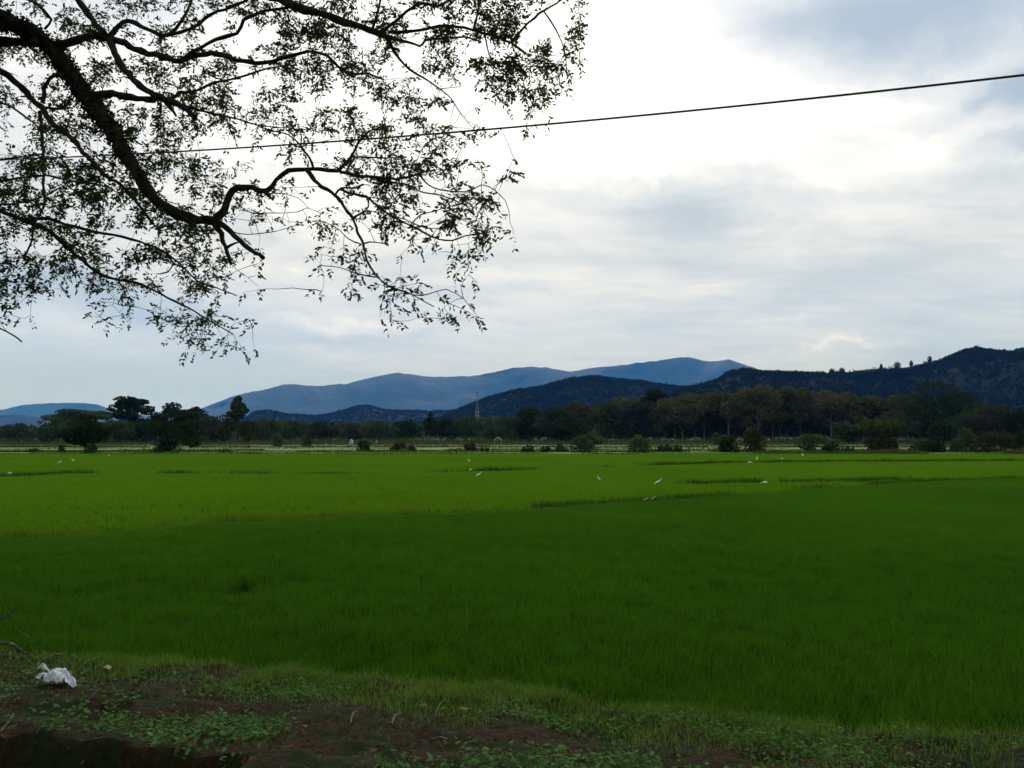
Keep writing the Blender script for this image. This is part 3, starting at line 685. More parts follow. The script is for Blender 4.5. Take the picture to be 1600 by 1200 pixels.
# skyline trees on the right-hand hill
for j, (px, ty, by, wd, lab) in enumerate([(1377, 567, 577, 7, 'lone tiny round tree on the skyline, left of the skyline clump'), (1424, 562, 572, 9, 'tiny narrow tree at the right end of the skyline clump'),
                                      (1453, 555, 568, 11, 'tiny leaning tree alone on the skyline slope'), (1316, 573, 583, 14, 'tiny rounded tree on the low skyline, right of two others'), (1300, 574, 584, 13, 'tiny rounded tree on the low skyline, left of two others'), (1402, 563, 575, 16, 'widest tiny tree of the skyline clump')]):
    b = at(px, by + 4, 1500); H = (by + 2.5 - ty) / FPX * 1500
    root = empty('hilltop_tree', b, label=lab, cat='tree'); tr = Acc(); tr.tube([(0, 0, -6), (0, 0, H * .4), (.4, 0, H * .8)], [.7, .5, .2], 5)
    q = rng.normal(size=(260, 3)); q /= np.linalg.norm(q, axis=1)[:, None]; Wd = wd / FPX * 1500 / 2 * .7
    V, F, v = cards(np.array([0, 0, H * .6]) + q * np.array([Wd, Wd, H * .42]) * rng.uniform(.3, 1, (260, 1)), 2.0)
    obj('trunk', tr.mesh('trunk'), M['bark_far'], root); obj('crown', raw_mesh('crown', V, F, v), M['hill_forest'], root)

# ------------------------------------------------------------------ telecom mast and small far structures
def plain(name, col, rough=.6, metal=0):
    m, t = mat(name); geo = t.new('ShaderNodeNewGeometry')
    nz = t.noise(geo.outputs['Position'], 3, 5).outputs['Fac']
    b = t.new('ShaderNodeBsdfPrincipled'); t.put(b.inputs['Base Color'], t.mix(t.maprange(nz, .35, .7, 0, 1), (*[c * .75 for c in col], 1), (*col, 1)))
    b.inputs['Roughness'].default_value = rough; b.inputs['Metallic'].default_value = metal
    o = t.new('ShaderNodeOutputMaterial'); t.l.new(b.outputs[0], o.inputs[0]); return m
M['steel'] = plain('galvanised_steel', (.17, .18, .19), .6); M['white'] = plain('white_paint', (.6, .6, .58)); M['dull'] = plain('dull_white', (.30, .30, .30)); M['redp'] = plain('red_paint', (.45, .12, .08))
MD = 900.; base = at(745.5, 684, MD); base[2] = 0; Hm = (680 - 594) / FPX * MD
mast = empty('lattice_mast', base, label='slender pale lattice mast rising from the wood before the dark hill', cat='mast')
def lattice(z0, z1, w0, w1, nb, r_):
    a = Acc()
    for sx, sy in ((1, 1), (1, -1), (-1, -1), (-1, 1)): a.tube([(sx * w0, sy * w0, z0), (sx * w1, sy * w1, z1)], [r_, r_], 4)
    for k in range(nb):
        u0, u1 = k / nb, (k + 1) / nb; za, zb = z0 + (z1 - z0) * u0, z0 + (z1 - z0) * u1; wa, wb = w0 + (w1 - w0) * u0, w0 + (w1 - w0) * u1
        c = [(1, 1), (1, -1), (-1, -1), (-1, 1)]
        for q in range(4):
            p0, p1 = c[q], c[(q + 1) % 4]
            a.tube([(p0[0] * wa, p0[1] * wa, za), (p1[0] * wb, p1[1] * wb, zb)], [r_ * .6] * 2, 4); a.tube([(p1[0] * wa, p1[1] * wa, za), (p0[0] * wb, p0[1] * wb, zb)], [r_ * .6] * 2, 4)
            a.tube([(p0[0] * wa, p0[1] * wa, za), (p1[0] * wa, p1[1] * wa, za)], [r_ * .6] * 2, 4)
    return a
obj('tower_frame', lattice(0, Hm * .55, 2.6, 1.2, 9, .16).mesh('tower_frame'), M['steel'], mast)
obj('tower_frame', lattice(Hm * .55 + .01, Hm * .86, 1.2, .6, 7, .12).mesh('tower_frame'), M['steel'], mast)
a = Acc(); a.tube([(0, 0, Hm * .86), (0, 0, Hm)], [.12, .06], 6); obj('spire', a.mesh('spire'), M['steel'], mast)
def box_acc(a, c, s):
    c = np.array(c, float); s = np.array(s, float) / 2
    V = np.array([(x, y, z) for x in (-1, 1) for y in (-1, 1) for z in (-1, 1)]) * s + c
    a.add(V, np.array([(0, 1, 3, 2), (4, 6, 7, 5), (0, 4, 5, 1), (2, 3, 7, 6), (0, 2, 6, 4), (1, 5, 7, 3)]))
for zf, rr in ((.47, 1.9), (.40, 2.0), (.84, .9)):
    a = Acc()
    for q in range(6): th = q * math.pi / 3; box_acc(a, (rr * math.cos(th), rr * math.sin(th), Hm * zf), (.5, .5, 3.2))
    a.tube([(rr * math.cos(t_), rr * math.sin(t_), Hm * zf - 1.2) for t_ in np.linspace(0, 2 * math.pi, 13)], .1, 4)
    obj('antenna_ring', a.mesh('antenna_ring'), M['dull'], mast)

def hut(name, px, py, D_, wd, hh, label, roofm, wallm=None, open_=False, cat='hut'):
    b = at(px, py, D_); b[2] = .1; root = empty(name, b, label=label, cat=cat); w2 = wd / 2; d2 = wd * .4
    a = Acc()
    if open_:
        for sx in (-1, 1):
            for sy in (-1, 1):
                a = Acc(); a.tube([(sx * w2 * .85, sy * d2, 0), (sx * w2 * .85, sy * d2, hh * .62)], [.1, .1], 5)
                obj('post', a.mesh('post'), M['bark_pale'], root)
    else:
        box_acc(a, (0, 0, hh * .31), (wd * .85, d2 * 1.7, hh * .62)); obj('wall', a.mesh('wall'), wallm or M['white'], root)
        d = Acc(); box_acc(d, (0, -d2 * .86, hh * .25), (wd * .2, .06, hh * .48)); obj('door', d.mesh('door'), M['bark'], root)
    V = [(-w2, -d2 * 1.15, hh * .62), (w2, -d2 * 1.15, hh * .62), (w2, d2 * 1.15, hh * .62), (-w2, d2 * 1.15, hh * .62), (0, -d2 * 1.15, hh), (0, d2 * 1.15, hh),
         (-w2, -d2 * 1.15, hh * .56), (w2, -d2 * 1.15, hh * .56), (w2, d2 * 1.15, hh * .56), (-w2, d2 * 1.15, hh * .56), (0, -d2 * 1.15, hh * .93), (0, d2 * 1.15, hh * .93)]
    Fq = [(0, 4, 5, 3), (4, 1, 2, 5), (6, 9, 11, 10), (10, 11, 8, 7), (0, 6, 10, 4), (4, 10, 7, 1), (3, 5, 11, 9), (5, 2, 8, 11), (0, 3, 9, 6), (1, 7, 8, 2)]
    obj('roof', raw_mesh('roof', V, Fq), roofm, root)
hut('field_hut', 778, 686, 235, 2.3, 2.4, 'small open field hut with pale pitched roof edges under the mast', M['white'], open_=True)
hut('field_shed', 549, 685, 240, 1.1, 1.7, 'tiny white shed at the edge of the low wood', M['white'])
hut('field_shed', 588, 686, 240, .7, 1.6, 'narrower tiny grey shed right of the tiny white shed', M['steel'], M['steel'])

# ------------------------------------------------------------------ egrets
M['feather'] = plain('white_feather', (.70, .72, .58), .8); M['beak'] = plain('yellow_beak', (.6, .4, .06), .5); M['shank'] = plain('dark_shank', (.03, .03, .02), .6)
def egret(px, py, pose, yaw, label, L=.52, D_=None, zb=.26):
    L = L * .70
    Yd = D_ or (CAMZ - zb - .12) / (py - 680) * FPX
    b = at(px, py, Yd); b[2] = 0
    root = empty('egret', b, label=label, cat='egret', group='white egrets feeding in the rice'); root.rotation_euler.z = R(yaw)
    s = L / .52; h = zb
    if pose == 'lean':    P = [(-.30, 0, h + .02), (-.22, 0, h + .07), (-.10, 0, h + .13), (.02, 0, h + .19), (.12, 0, h + .26), (.17, 0, h + .32), (.21, 0, h + .38), (.235, 0, h + .42), (.27, 0, h + .435), (.30, 0, h + .435)]
    elif pose == 'up':    P = [(-.20, 0, h + .0), (-.15, 0, h + .08), (-.08, 0, h + .16), (-.01, 0, h + .24), (.06, 0, h + .31), (.05, 0, h + .40), (.03, 0, h + .47), (.05, 0, h + .53), (.09, 0, h + .545), (.12, 0, h + .54)]
    else:                 P = [(-.30, 0, h + .06), (-.22, 0, h + .10), (-.10, 0, h + .14), (.03, 0, h + .15), (.13, 0, h + .15), (.20, 0, h + .17), (.26, 0, h + .15), (.30, 0, h + .10), (.33, 0, h + .07), (.35, 0, h + .05)]
    rad = np.array([.012, .045, .085, .092, .065, .032, .024, .024, .030, .012])
    Q, U = resample(np.array(P) * s, rad * s, .02); a = Acc(); a.tube(Q, U, 10); obj('body', a.mesh('body', True), M['feather'], root)
    d = np.array(P[-1]) - np.array(P[-3]); d /= np.linalg.norm(d); e = np.array(P[-1]) * s
    a = Acc(); a.tube([e - d * .01, e + d * .04 * s, e + d * .085 * s], [.011 * s, .008 * s, .002], 6); obj('beak', a.mesh('beak'), M['beak'], root)
    for sy in (-1, 1):
        a = Acc(); a.tube([(-.02, sy * .03, h + .08), (0.0, sy * .03, h * .5 + .04), (-.02, sy * .03, -.14), (.05, sy * .03, -.145)], [.012, .008, .008, .005], 5); obj('leg', a.mesh('leg'), M['shank'], root)
        a = Acc(); Wg = [(x * s, sy * (.075 + .012 * math.sin(u * 3)) * s, z * s) for u, (x, y, z) in zip(np.linspace(0, 1, 4), P[1:5])]
        Wg = np.array(Wg); Q, U = resample(Wg, np.array([.012, .038, .046, .02]) * s, .03); a.tube(Q, U, 8); obj('wing', a.mesh('wing', True), M['feather'], root)
egret(733, 718, 'lean', 150, 'white egret at the top of the close trio left of centre')
egret(736, 731, 'feed', 0, 'crouching egret in the middle of the trio, against the dark bund', L=.5)
egret(748, 739, 'lean', 10, 'lowest egret of the trio, neck stretched to the right')
egret(935.5, 746, 'up', 200, 'upright egret alone at the centre of the bright rice', L=.5)
egret(1028, 751, 'lean', -10, 'largest egret, leaning right, alone right of centre', L=.56)
egret(1195, 750, 'feed', 180, 'egret bent low near the short dark grass line', L=.5)
egret(1183, 716, 'up', 30, 'distant egret standing on the second bund at the right', L=.6)
egret(1172, 721, 'feed', 0, 'distant egret left of and below the bund one', L=.6)
egret(1254, 710, 'up', 100, 'far egret near the field end, right of the pair', L=.6, D_=108)
egret(1222, 715, 'feed', 20, 'faint egret between the pair and the far one', L=.5, D_=95)
egret(93, 721, 'lean', 20, 'left-hand egret leaning right below the lone leafy tree', L=.56)
egret(114, 717, 'lean', 170, 'egret right of the left-hand leaning one', L=.5)
egret(16, 736, 'feed', 0, 'egret low in the rice near the left edge', L=.5)
egret(170, 716, 'feed', 0, 'faint far egret right of the lone leafy tree', L=.45, D_=112)
egret(1168, 697, 'up', 0, 'egret at the foot of the olive bush', D_=137, L=.6, zb=.9)
# scraps on the bund
for px, py, lab, ang in ((1009, 780, 'small pale scrap on the bund, left of two', .2), (1021, 778, 'thin pale scrap on the bund, right of two', .5)):
    b = at(px, py, (CAMZ - .36) / (py - 680) * FPX); V, F = grid(-.10, .10, -.03, .03, 12, 5, lambda x, y: .02 * np.sin(x * 22) + x * ang + .02 * np.cos(y * 40))
    o = obj('litter_scrap', raw_mesh('litter_scrap', V, F, smooth=True), M['white'], off=b, label=lab, cat='litter', group='scraps on the bund')
    sd = o.modifiers.new('thick', 'SOLIDIFY'); sd.thickness = .004

# ------------------------------------------------------------------ overhead cable
a = Acc(); P = []
for px in np.linspace(-1400, 2500, 80):
    Yw = 1 / (1 / 14 + (1 / 8 - 1 / 14) * px / 1600)
    py = np.interp(px, [-1400, -400, 0, 60, 220, 400, 740, 1200, 1600, 2500], [262, 255, 251, 250, 243.5, 232, 205, 159.5, 115.5, 12])
    P.append(at(px, py, Yw))
P = np.array(P); P[:, 2] = np.polyval(np.polyfit(P[:, 0], P[:, 2], 6), P[:, 0])
a.tube(P, .0125, 7); obj('overhead_cable', a.mesh('overhead_cable', True), plain('black_cable', (.02, .02, .022), .5), label='black overhead cable crossing the sky behind the branches', cat='cable')

# ------------------------------------------------------------------ the overhanging tree
def dfield(px, py): return 10.2 + .9 * math.sin(px / 170. + .6) + .7 * math.sin(py / 120. + 1.1) + .5 * math.sin((px + py) / 95.)
BR = []   # (points, widths px)
def br(pts, w0, w1, off=0.0, p=1.0):
    n = len(pts); BR.append((pts, [w0 + (w1 - w0) * (i / max(1, n - 1)) ** p for i in range(n)], off))
br([(-160, -10), (-60, 12), (0, 30), (45, 50), (85, 80), (102, 105), (120, 130), (140, 155), (160, 182), (180, 213), (196, 240), (212, 265), (226, 290), (250, 318), (280, 335), (310, 343), (335, 345)], 34, 15)
br([(-150, 66), (-60, 62), (0, 64), (50, 66), (92, 70)], 18, 14)
br([(92, 70), (120, 62), (150, 55), (170, 60), (190, 66), (215, 78), (250, 88), (280, 94), (310, 86), (340, 84), (370, 94), (400, 97), (425, 95), (450, 89), (482, 81), (512, 86), (532, 107), (550, 115), (575, 115), (600, 125)], 14, 3, .3)
br([(285, 94), (312, 75), (337, 62), (370, 52), (382, 32), (400, 22), (425, 15), (450, 12)], 7, 5, .2)
br([(165, 55), (150, 38), (135, 18), (118, -5), (105, -40)], 11, 10, .3)
br([(170, 58), (185, 42), (200, 32), (230, 46), (260, 56), (275, 45), (290, 22), (302, -10)], 9, 5, .4)
br([(260, 56), (300, 45), (330, 22), (360, 12), (400, -8)], 6, 5, .4)
br([(172, 62), (180, 85), (195, 108), (215, 130), (240, 148), (265, 158), (290, 170), (304, 183)], 12, 9, -.3)
br([(150, 150), (175, 147), (205, 153), (240, 156)], 14, 10)
br([(258, 158), (268, 170), (275, 181)], 9, 4)
br([(265, 155), (285, 145), (305, 143), (330, 130), (370, 122), (400, 112), (430, 105)], 6, 3, .3)
br([(270, 160), (310, 172), (345, 180), (375, 187), (400, 195), (440, 200)], 5, 2, .2)
br([(-120, 60), (-50, 82), (0, 110), (30, 133), (50, 155), (65, 168), (80, 190), (110, 215), (130, 238), (150, 258), (165, 275), (190, 290), (215, 318), (240, 350)], 13, 4, -.6)
br([(66, 160), (72, 130), (85, 118), (102, 118)], 7, 6, -.4)
br([(62, 175), (66, 210), (68, 250), (67, 285), (70, 320), (55, 345), (50, 375), (38, 402)], 6, 3, -.5)
br([(72, 168), (98, 170), (102, 155)], 5, 3, -.3)
br([(-60, 285), (0, 284), (30, 278), (70, 274), (110, 283), (160, 290), (200, 310)], 5, 2, .5)
br([(-60, 320), (0, 320), (37, 316), (70, 306), (100, 290)], 5, 2, .5)
br([(-60, 305), (0, 328), (37, 344), (65, 354), (95, 377), (130, 407), (150, 425), (175, 434), (212, 442), (237, 452), (262, 465), (287, 477), (312, 492), (337, 507), (364, 522)], 8, 2, .6)
br([(37, 343), (75, 343), (130, 358), (190, 370), (230, 382), (260, 396), (290, 420), (310, 440), (340, 450), (370, 462)], 6, 2, .7)
br([(260, 396), (270, 410), (262, 425), (245, 428)], 4, 2, .7)
br([(186, 440), (196, 460), (184, 475), (215, 480)], 2.5, 1.5, .5)
br([(335, 345), (348, 330), (358, 305), (370, 293), (395, 295), (413, 300), (425, 290), (440, 273), (465, 264), (500, 265), (530, 268), (560, 275), (600, 279), (636, 277), (655, 271), (680, 266)], 14, 3, 0, .8)
br([(410, 298), (418, 304), (427, 313)], 9, 3)
br([(333, 345), (345, 365), (352, 385), (361, 413)], 12, 5)
br([(340, 347), (368, 368), (388, 388), (411, 403)], 10, 7)
br([(355, 387), (362, 382), (376, 378)], 5, 3)
br([(481, 267), (497, 287), (523, 304), (539, 326), (552, 342), (559, 363), (568, 384), (573, 407), (586, 428), (607, 447), (636, 457), (652, 465), (678, 479)], 8, 1.6, -.2, .7)
br([(647, 461), (668, 460), (697, 452), (724, 466)], 2.2, 1.2, -.2)
br([(586, 433), (557, 427), (531, 418), (500, 415)], 2.4, 1.2, -.2)
br([(563, 381), (544, 373), (531, 360), (508, 347)], 2.4, 1.2, -.2)
br([(567, 382), (578, 378), (605, 381)], 3, 2, -.2)
br([(552, 340), (571, 329), (576, 318), (572, 305)], 3.5, 2.5, -.2)
br([(524, 304), (534, 294), (557, 293), (568, 288)], 4, 3, -.2)
br([(532, 295), (547, 302), (573, 308), (589, 321), (610, 336), (636, 350), (662, 363), (686, 374), (707, 376), (728, 368), (752, 365), (768, 355), (780, 355)], 5, 1.6, -.4)
br([(641, 352), (657, 336), (676, 331), (696, 324)], 2.5, 1.4, -.4)
br([(610, 336), (636, 344), (662, 355), (689, 357), (715, 352)], 2.2, 1.4, -.3)
br([(584, 277), (600, 284), (623, 286), (641, 290), (662, 301), (689, 305), (715, 315), (736, 327)], 4, 1.6, .2)
br([(655, 273), (670, 289), (689, 297), (728, 300), (752, 289), (773, 297), (790, 314)], 3, 1.5, .2)
br([(490, 264), (484, 247), (473, 234), (469, 226), (450, 210), (430, 205), (410, 200)], 4.5, 2, .2)
br([(470, 226), (470, 205), (463, 190)], 2.5, 1.5, .2)
br([(470, 224), (500, 222), (530, 215)], 1.6, 1, .2)
br([(529, 266), (547, 247), (557, 229), (563, 218), (578, 205), (592, 200), (614, 197)], 6, 2.5, .3)
br([(542, 266), (555, 247), (584, 246), (610, 247), (634, 245)], 4, 2, .1)
br([(562, 220), (555, 200), (550, 186), (540, 175)], 2.4, 1.5, .3)
br([(360, 300), (385, 330), (426, 333), (466, 331), (479, 325), (505, 334)], 2, 1.2, .6)
br([(350, 358), (385, 366), (434, 361), (455, 354), (474, 351)], 2, 1, .4)
br([(415, 302), (440, 303), (466, 309), (482, 325)], 1.8, 1, .3)
br([(330, -60), (400, -18), (445, 2), (475, 15), (512, 25), (550, 38), (575, 46), (595, 54), (614, 60)], 18, 9, .4)
br([(608, 50), (650, 48), (687, 41), (725, 43), (757, 52), (800, 68), (822, 84)], 6, 4, .4)
br([(610, 58), (637, 65), (655, 72), (665, 64), (690, 60), (725, 58), (752, 66)], 5, 3, .2)
br([(604, 58), (617, 82), (632, 102), (650, 115), (670, 127), (687, 139), (705, 155), (715, 170), (730, 190), (742, 203)], 7, 1.0, .2, .5)
br([(687, 139), (705, 137), (720, 135)], 1.5, 1, .2)
br([(598, 48), (625, 27), (645, 12), (657, 5), (687, 8), (712, -4)], 6, 4, .5)
br([(582, 45), (590, 20), (596, -8)], 5, 4, .5)
br([(740, 48), (745, 25), (752, -5)], 5, 4, .5)
br([(800, 66), (816, 45), (835, 28), (850, 17), (869, 6), (885, -8)], 5, 3, .4)
br([(757, 52), (764, 85), (772, 110), (768, 140)], 3, 1.5, .3)
br([(850, 18), (868, 45), (882, 80), (886, 118)], 3, 1.5, .4)
br([(800, 70), (812, 100), (818, 130), (822, 155)], 2, 1, .4)
br([(-40, 496), (0, 513), (18, 522), (34, 534)], 3, 2, -1.0)
br([(-120, 150), (-40, 170), (0, 160), (30, 175), (62, 200)], 6, 3, .7)
br([(-80, 240), (-20, 250), (30, 246), (68, 240)], 5, 2.5, .7)
br([(20, -40), (30, -10), (60, 8), (80, 30), (70, 45)], 7, 4, .6)
nodes = []; A = Acc(); MAINPTS = None
for pts, ws, off in BR:
    P = []; n = len(pts)
    for i_, (x, y) in enumerate(pts): P.append(at(x, y, dfield(x, y) + off * i_ / max(1, n - 1)))
    W_ = [w_ / FPX * dfield(*pts[i_]) / 2 for i_, w_ in enumerate(ws)]
    Q, U = resample(P, W_, .10)
    U = U * (.94 + .10 * np.sin(np.arange(len(U)) * 1.3) + rng.uniform(-.09, .09, len(U)))
    Q[1:-1] += rng.normal(0, 1, (len(Q) - 2, 3)) * np.minimum(.007, U[1:-1] * .25)[:, None]
    A.tube(Q, U, 8 if ws[0] > 6 else 5); nodes.append(Q)
    if MAINPTS is None: MAINPTS = (Q, U)
ND = np.concatenate(nodes)
DENS = ["998776677877887996", "766543465443556885", "666665566565411643", "667566666666430120", "775665544233452000", "788655322134555100",
        "877777422312455300", "666887730021012200", "654355510021301000", "200212400000111000", "000001310000000000"]
att = []
for r_i, rowd in enumerate(DENS):
    for c_i, ch in enumerate(rowd):
        for _ in range(int(int(ch) * 9.5)):
            x, y = c_i * 50 + rng.uniform(-6, 56), r_i * 50 + rng.uniform(-6, 56)
            if fbm(np.array([x / 38.]), np.array([y / 26.]), 3, 61)[0] < .41 + rng.normal(0, .05): continue
            att.append((x, y, dfield(x, y) + rng.normal(.3, .55)))
# beyond the frame's top and left edge the crown goes on
for _ in range(1500):
    x, y = rng.uniform(-260, 900), rng.uniform(-260, -5)
    if x > 750 and rng.uniform() < .4: continue
    att.append((x, y, dfield(x, y) + rng.normal(.3, .6)))
for _ in range(700):
    x, y = rng.uniform(-330, -5), rng.uniform(-60, 440); att.append((x, y, dfield(x, y) + rng.normal(.3, .6)))
AT = np.array([at(x, y, d) for x, y, d in att])
# order by distance to the traced limbs; grow twigs greedily
d0 = np.array([np.min(((ND - q) ** 2).sum(1)) for q in AT]); order = np.argsort(d0)
cap = np.zeros((len(ND) + len(AT) * 12, 3)); cap[:len(ND)] = ND; nn = len(ND)
tips = []
for k in order:
    q = AT[k]; dd = ((cap[:nn] - q) ** 2).sum(1); j = int(np.argmin(dd)); L = math.sqrt(dd[j])
    if L < .05 or L > 1.25: 
        if L <= .05: tips.append((q, q - cap[j] + 1e-4))
        continue
    s = cap[j]; mid = (s + q) / 2 + rng.normal(0, L * .13, 3) + np.array([0, 0, L * .08])
    n = max(2, int(L / .09)); tt = np.linspace(0, 1, n + 1)[:, None]
    C = (1 - tt) ** 2 * s + 2 * (1 - tt) * tt * mid + tt ** 2 * q; C[1:-1] += rng.normal(0, .006, (n - 1, 3))
    rad = np.linspace(.0034 + .0035 * min(1, L), .0020, n + 1)
    A.tube(C, rad, 3); m_ = min(len(C) - 1, 11); cap[nn:nn + m_] = C[1:1 + m_]; nn += m_
    tips.append((q, q - C[-2]))
    for u in range(1, n, 2):
        if rng.uniform() < .5: tips.append((C[u], C[u + 1] - C[u] + rng.normal(0, .03, 3)))
print('tips', len(tips), 'twigs nodes', nn)
tp = np.array([t_[0] for t_ in tips]); td = np.array([t_[1] for t_ in tips]); td /= np.linalg.norm(td, axis=1)[:, None] + 1e-9
def pinnate(tp, td, npair, L, ll, lw, r=rng, droop=.30, v=None):
    """feather leaves: leaflets in pairs along a drooping stalk"""
    n = len(tp); d = td + r.normal(0, .55, (n, 3)); d[:, 2] -= droop; d /= np.linalg.norm(d, axis=1)[:, None]
    s = np.cross(d, np.array([0, 0, 1.0]) + r.normal(0, .5, (n, 3))); s /= np.linalg.norm(s, axis=1)[:, None] + 1e-9
    L = L * r.uniform(.6, 1.3, n)
    Vs = []; 
    for k in range(npair):
        u = (k + .7) / npair
        c = tp + d * (L * u)[:, None]; c = c.copy(); c[:, 2] -= .25 * L * u * u
        for sg in (-1, 1):
            if k >= 1: 
                drop = r.uniform(0, 1, n) < .18
            else: drop = np.zeros(n, bool)
            e = s * sg * r.uniform(.6, 1, (n, 1)) + d * .55 + r.normal(0, .3, (n, 3)); e[:, 2] -= .15; e /= np.linalg.norm(e, axis=1)[:, None]
            f_ = np.cross(e, d + r.normal(0, .6, (n, 3))); f_ /= np.linalg.norm(f_, axis=1)[:, None] + 1e-9
            l = (ll * r.uniform(.7, 1.25, n) * np.where(drop, .25, 1))[:, None]; wv_ = (lw * r.uniform(.7, 1.25, n) * np.where(drop, .25, 1))[:, None]
            Vs.append(np.stack([c, c + e * l * .45 - f_ * wv_ * .5, c + e * l, c + e * l * .55 + f_ * wv_ * .5], 1))
    V = np.stack(Vs, 1); m_ = V.shape[1]
    F = np.arange(n * m_ * 4).reshape(-1, 4)
    vv = np.clip(np.repeat(r.uniform(0, 1, n), m_ * 4) * .7 + np.repeat(r.uniform(0, .3, n * m_), 4), 0, 1)
    return V.reshape(-1, 3), F, vv
V, F, v = pinnate(tp, td, 4, .13, .064, .028)
LV = Acc(); LV.add(V, F, v)
# trunk off to the left; unseen crown overhead, extended to shade bank and near rice
TB = np.array([-9.8, 6.6, 1.0])
A.tube(*resample([TB + (0, 0, -.6), TB + (0, 0, .2), TB + (.1, .1, 1.8), TB + (.3, .5, 3.6)], [.85, .55, .45, .42], .3), 14)
top = TB + np.array([.3, .5, 3.5])
for e, w0, w1 in ((at(-160, -10, dfield(-160, -10)), .28, .14), (at(-150, 66, dfield(-150, 66)), .18, .075), (at(-120, 60, dfield(-120, 60) ), .16, .055), (at(-60, 305, dfield(-60, 305)), .14, .035), (at(-60, 285, dfield(-60, 285)), .10, .02), (at(-120, 150, dfield(-120, 150)), .1, .025), (at(330, -60, dfield(330, -60)), .26, .075)):
    mid = (top + e) / 2 + np.array([0, 0, 2.2 if w0 == .26 else .5]); Q, U = resample([top, mid, e], [w0, (w0 + w1) / 2, w1], .25); A.tube(Q, U, 8)
ov = []
for k in range(18):
    th = rng.uniform(-2.9, .9); L = rng.uniform(6, 15); e = top + np.array([math.cos(th) * L, math.sin(th) * L, rng.uniform(2.5, 5)])
    e[2] = max(e[2], 3.9 + .66 * max(e[1], 0) + .5)
    mid = (top + e) / 2 + np.array([0, 0, 1.3]); mid[2] = max(mid[2], 3.9 + .66 * max(mid[1], 0))
    Q, U = resample([top, mid, e], [.2, .12, .04], .4); A.tube(Q, U, 6)
n = 32000
x = rng.uniform(-18, 14, n); y = rng.uniform(-14, 17, n); z = np.maximum(7.6, CAMZ + .66 * y + .5) + rng.uniform(0, 2.6, n)  # unseen leaf layer, spread right and forward to darken the near field
k = (fbm(x * .5, y * .5, 3, 21) > .40); x, y, z = x[k], y[k], z[k]
tp = np.stack([x, y, z], 1); td = rng.normal(size=tp.shape)
V, F, v = pinnate(tp, td, 5, .34, .17, .075); LV.add(V, F, v)
rt = empty('rain_tree', TB, label='large spreading tree whose dark branches hang across the upper left sky', cat='tree')
inv_t = Matrix.Translation(-Vector(TB))
def under(name, acc, m, root, base, smooth=False):
    me = acc.mesh(name, smooth); me.transform(Matrix.Translation(-Vector([float(c) for c in base]))); return obj(name, me, m, root)
under('trunk', A, M['bark'], rt, TB, True)
under('foliage', LV, M['canopy'], rt, TB)
# climbing plants on the thick limb
Q, U = MAINPTS; IV = Acc(); n = 5200
k = np.clip((rng.beta(1.2, 1.5, n) * .86 * len(Q)).astype(int), 0, len(Q) - 1)
q = rng.normal(size=(n, 3)); q /= np.linalg.norm(q, axis=1)[:, None]
C = Q[k] + q * (U[k] * rng.uniform(.8, 1.3, n) + .03 * rng.exponential(1, n))[:, None]
V, F, v = cards(C, .045 * rng.uniform(.5, 1.4, n), .2); IV.add(V, F, v)
under('climbing_ivy', IV, M['ivy'], rt, TB)

# ------------------------------------------------------------------ bank vegetation and litter
def on_bank(px, py):
    for Yd in np.arange(3.0, 14, .02):
        p_ = at(px, py, Yd)
        if p_[2] <= bank_z(p_[0], p_[1]): return np.array([p_[0], p_[1], float(bank_z(p_[0], p_[1]))])
    return at(px, py, 9)
def bank_pts(n, t0, t1, x0=-8.5, x1=7.5):
    x = rng.uniform(x0, x1, n); t_ = rng.uniform(t0, t1, n); y = edge_y(x) - t_
    return np.stack([x, y, bank_z(x, y)], 1), t_
# lip grass
P, t_ = bank_pts(110000, -.12, 1.9)
k = rng.uniform(0, 1, len(P)) < np.exp(-np.abs(t_ - .15) / .40) * (.35 + 1.3 * sm((fbm(P[:, 0] * .9, P[:, 1] * .9, 3, 31) - .38) / .15)) * np.interp(P[:, 0], [-7, -3, -1, 3.5, 5], [.35, .6, 1, 1, .7])
P = P[k]; V, F, v = blades(P - np.array([0, 0, .01]), rng.uniform(.05, .17, len(P)), .008, .7, segs=3)
obj('bank_grass', raw_mesh('bank_grass', V, F, v), M['grass_lip'], label='short bright grass along the lip of the near bank', cat='grass', kind='stuff')
P, t_ = bank_pts(26000, .1, 5.6); k = fbm(P[:, 0] * 1.2, P[:, 1] * 1.2, 4, 33) > .44; P = P[k]
V, F, v = blades(P, rng.uniform(.03, .10, len(P)), .005, .9, segs=2)
obj('low_grass', raw_mesh('low_grass', V, F, v), M['grass_dark'], label='low dark grass spread thinly over the near bank', cat='grass', kind='stuff')
# broad-leaved weeds: little rosettes of leaves at several heights
P, t_ = bank_pts(9000, .25, 5.8); f1 = fbm(P[:, 0] * .8 + 3, P[:, 1] * 1.1, 4, 41)
k = (f1 > .47) & (rng.uniform(0, 1, len(P)) < sm((f1 - .45) / .10) * np.interp(P[:, 0], [-6, -3, -1, 6], [.35, .6, 1, 1])); P = P[k]
WD = Acc()
n = len(P); per = 9
th = rng.uniform(0, 2 * math.pi, (n, per)); hgt = rng.uniform(.02, .13, (n, per)) * rng.uniform(.5, 1.2, (n, 1)); rr = rng.uniform(.01, .09, (n, per))
C = P[:, None] + np.stack([np.cos(th) * rr, np.sin(th) * rr, hgt], -1); C = C.reshape(-1, 3); th = th.reshape(-1)
ln = rng.uniform(.014, .050, len(C)); wd = ln * rng.uniform(.5, .8, len(C)); tilt = rng.normal(0, .35, len(C))
d = np.stack([np.cos(th), np.sin(th), tilt], 1); s = np.stack([-np.sin(th), np.cos(th), rng.normal(0, .3, len(C))], 1)
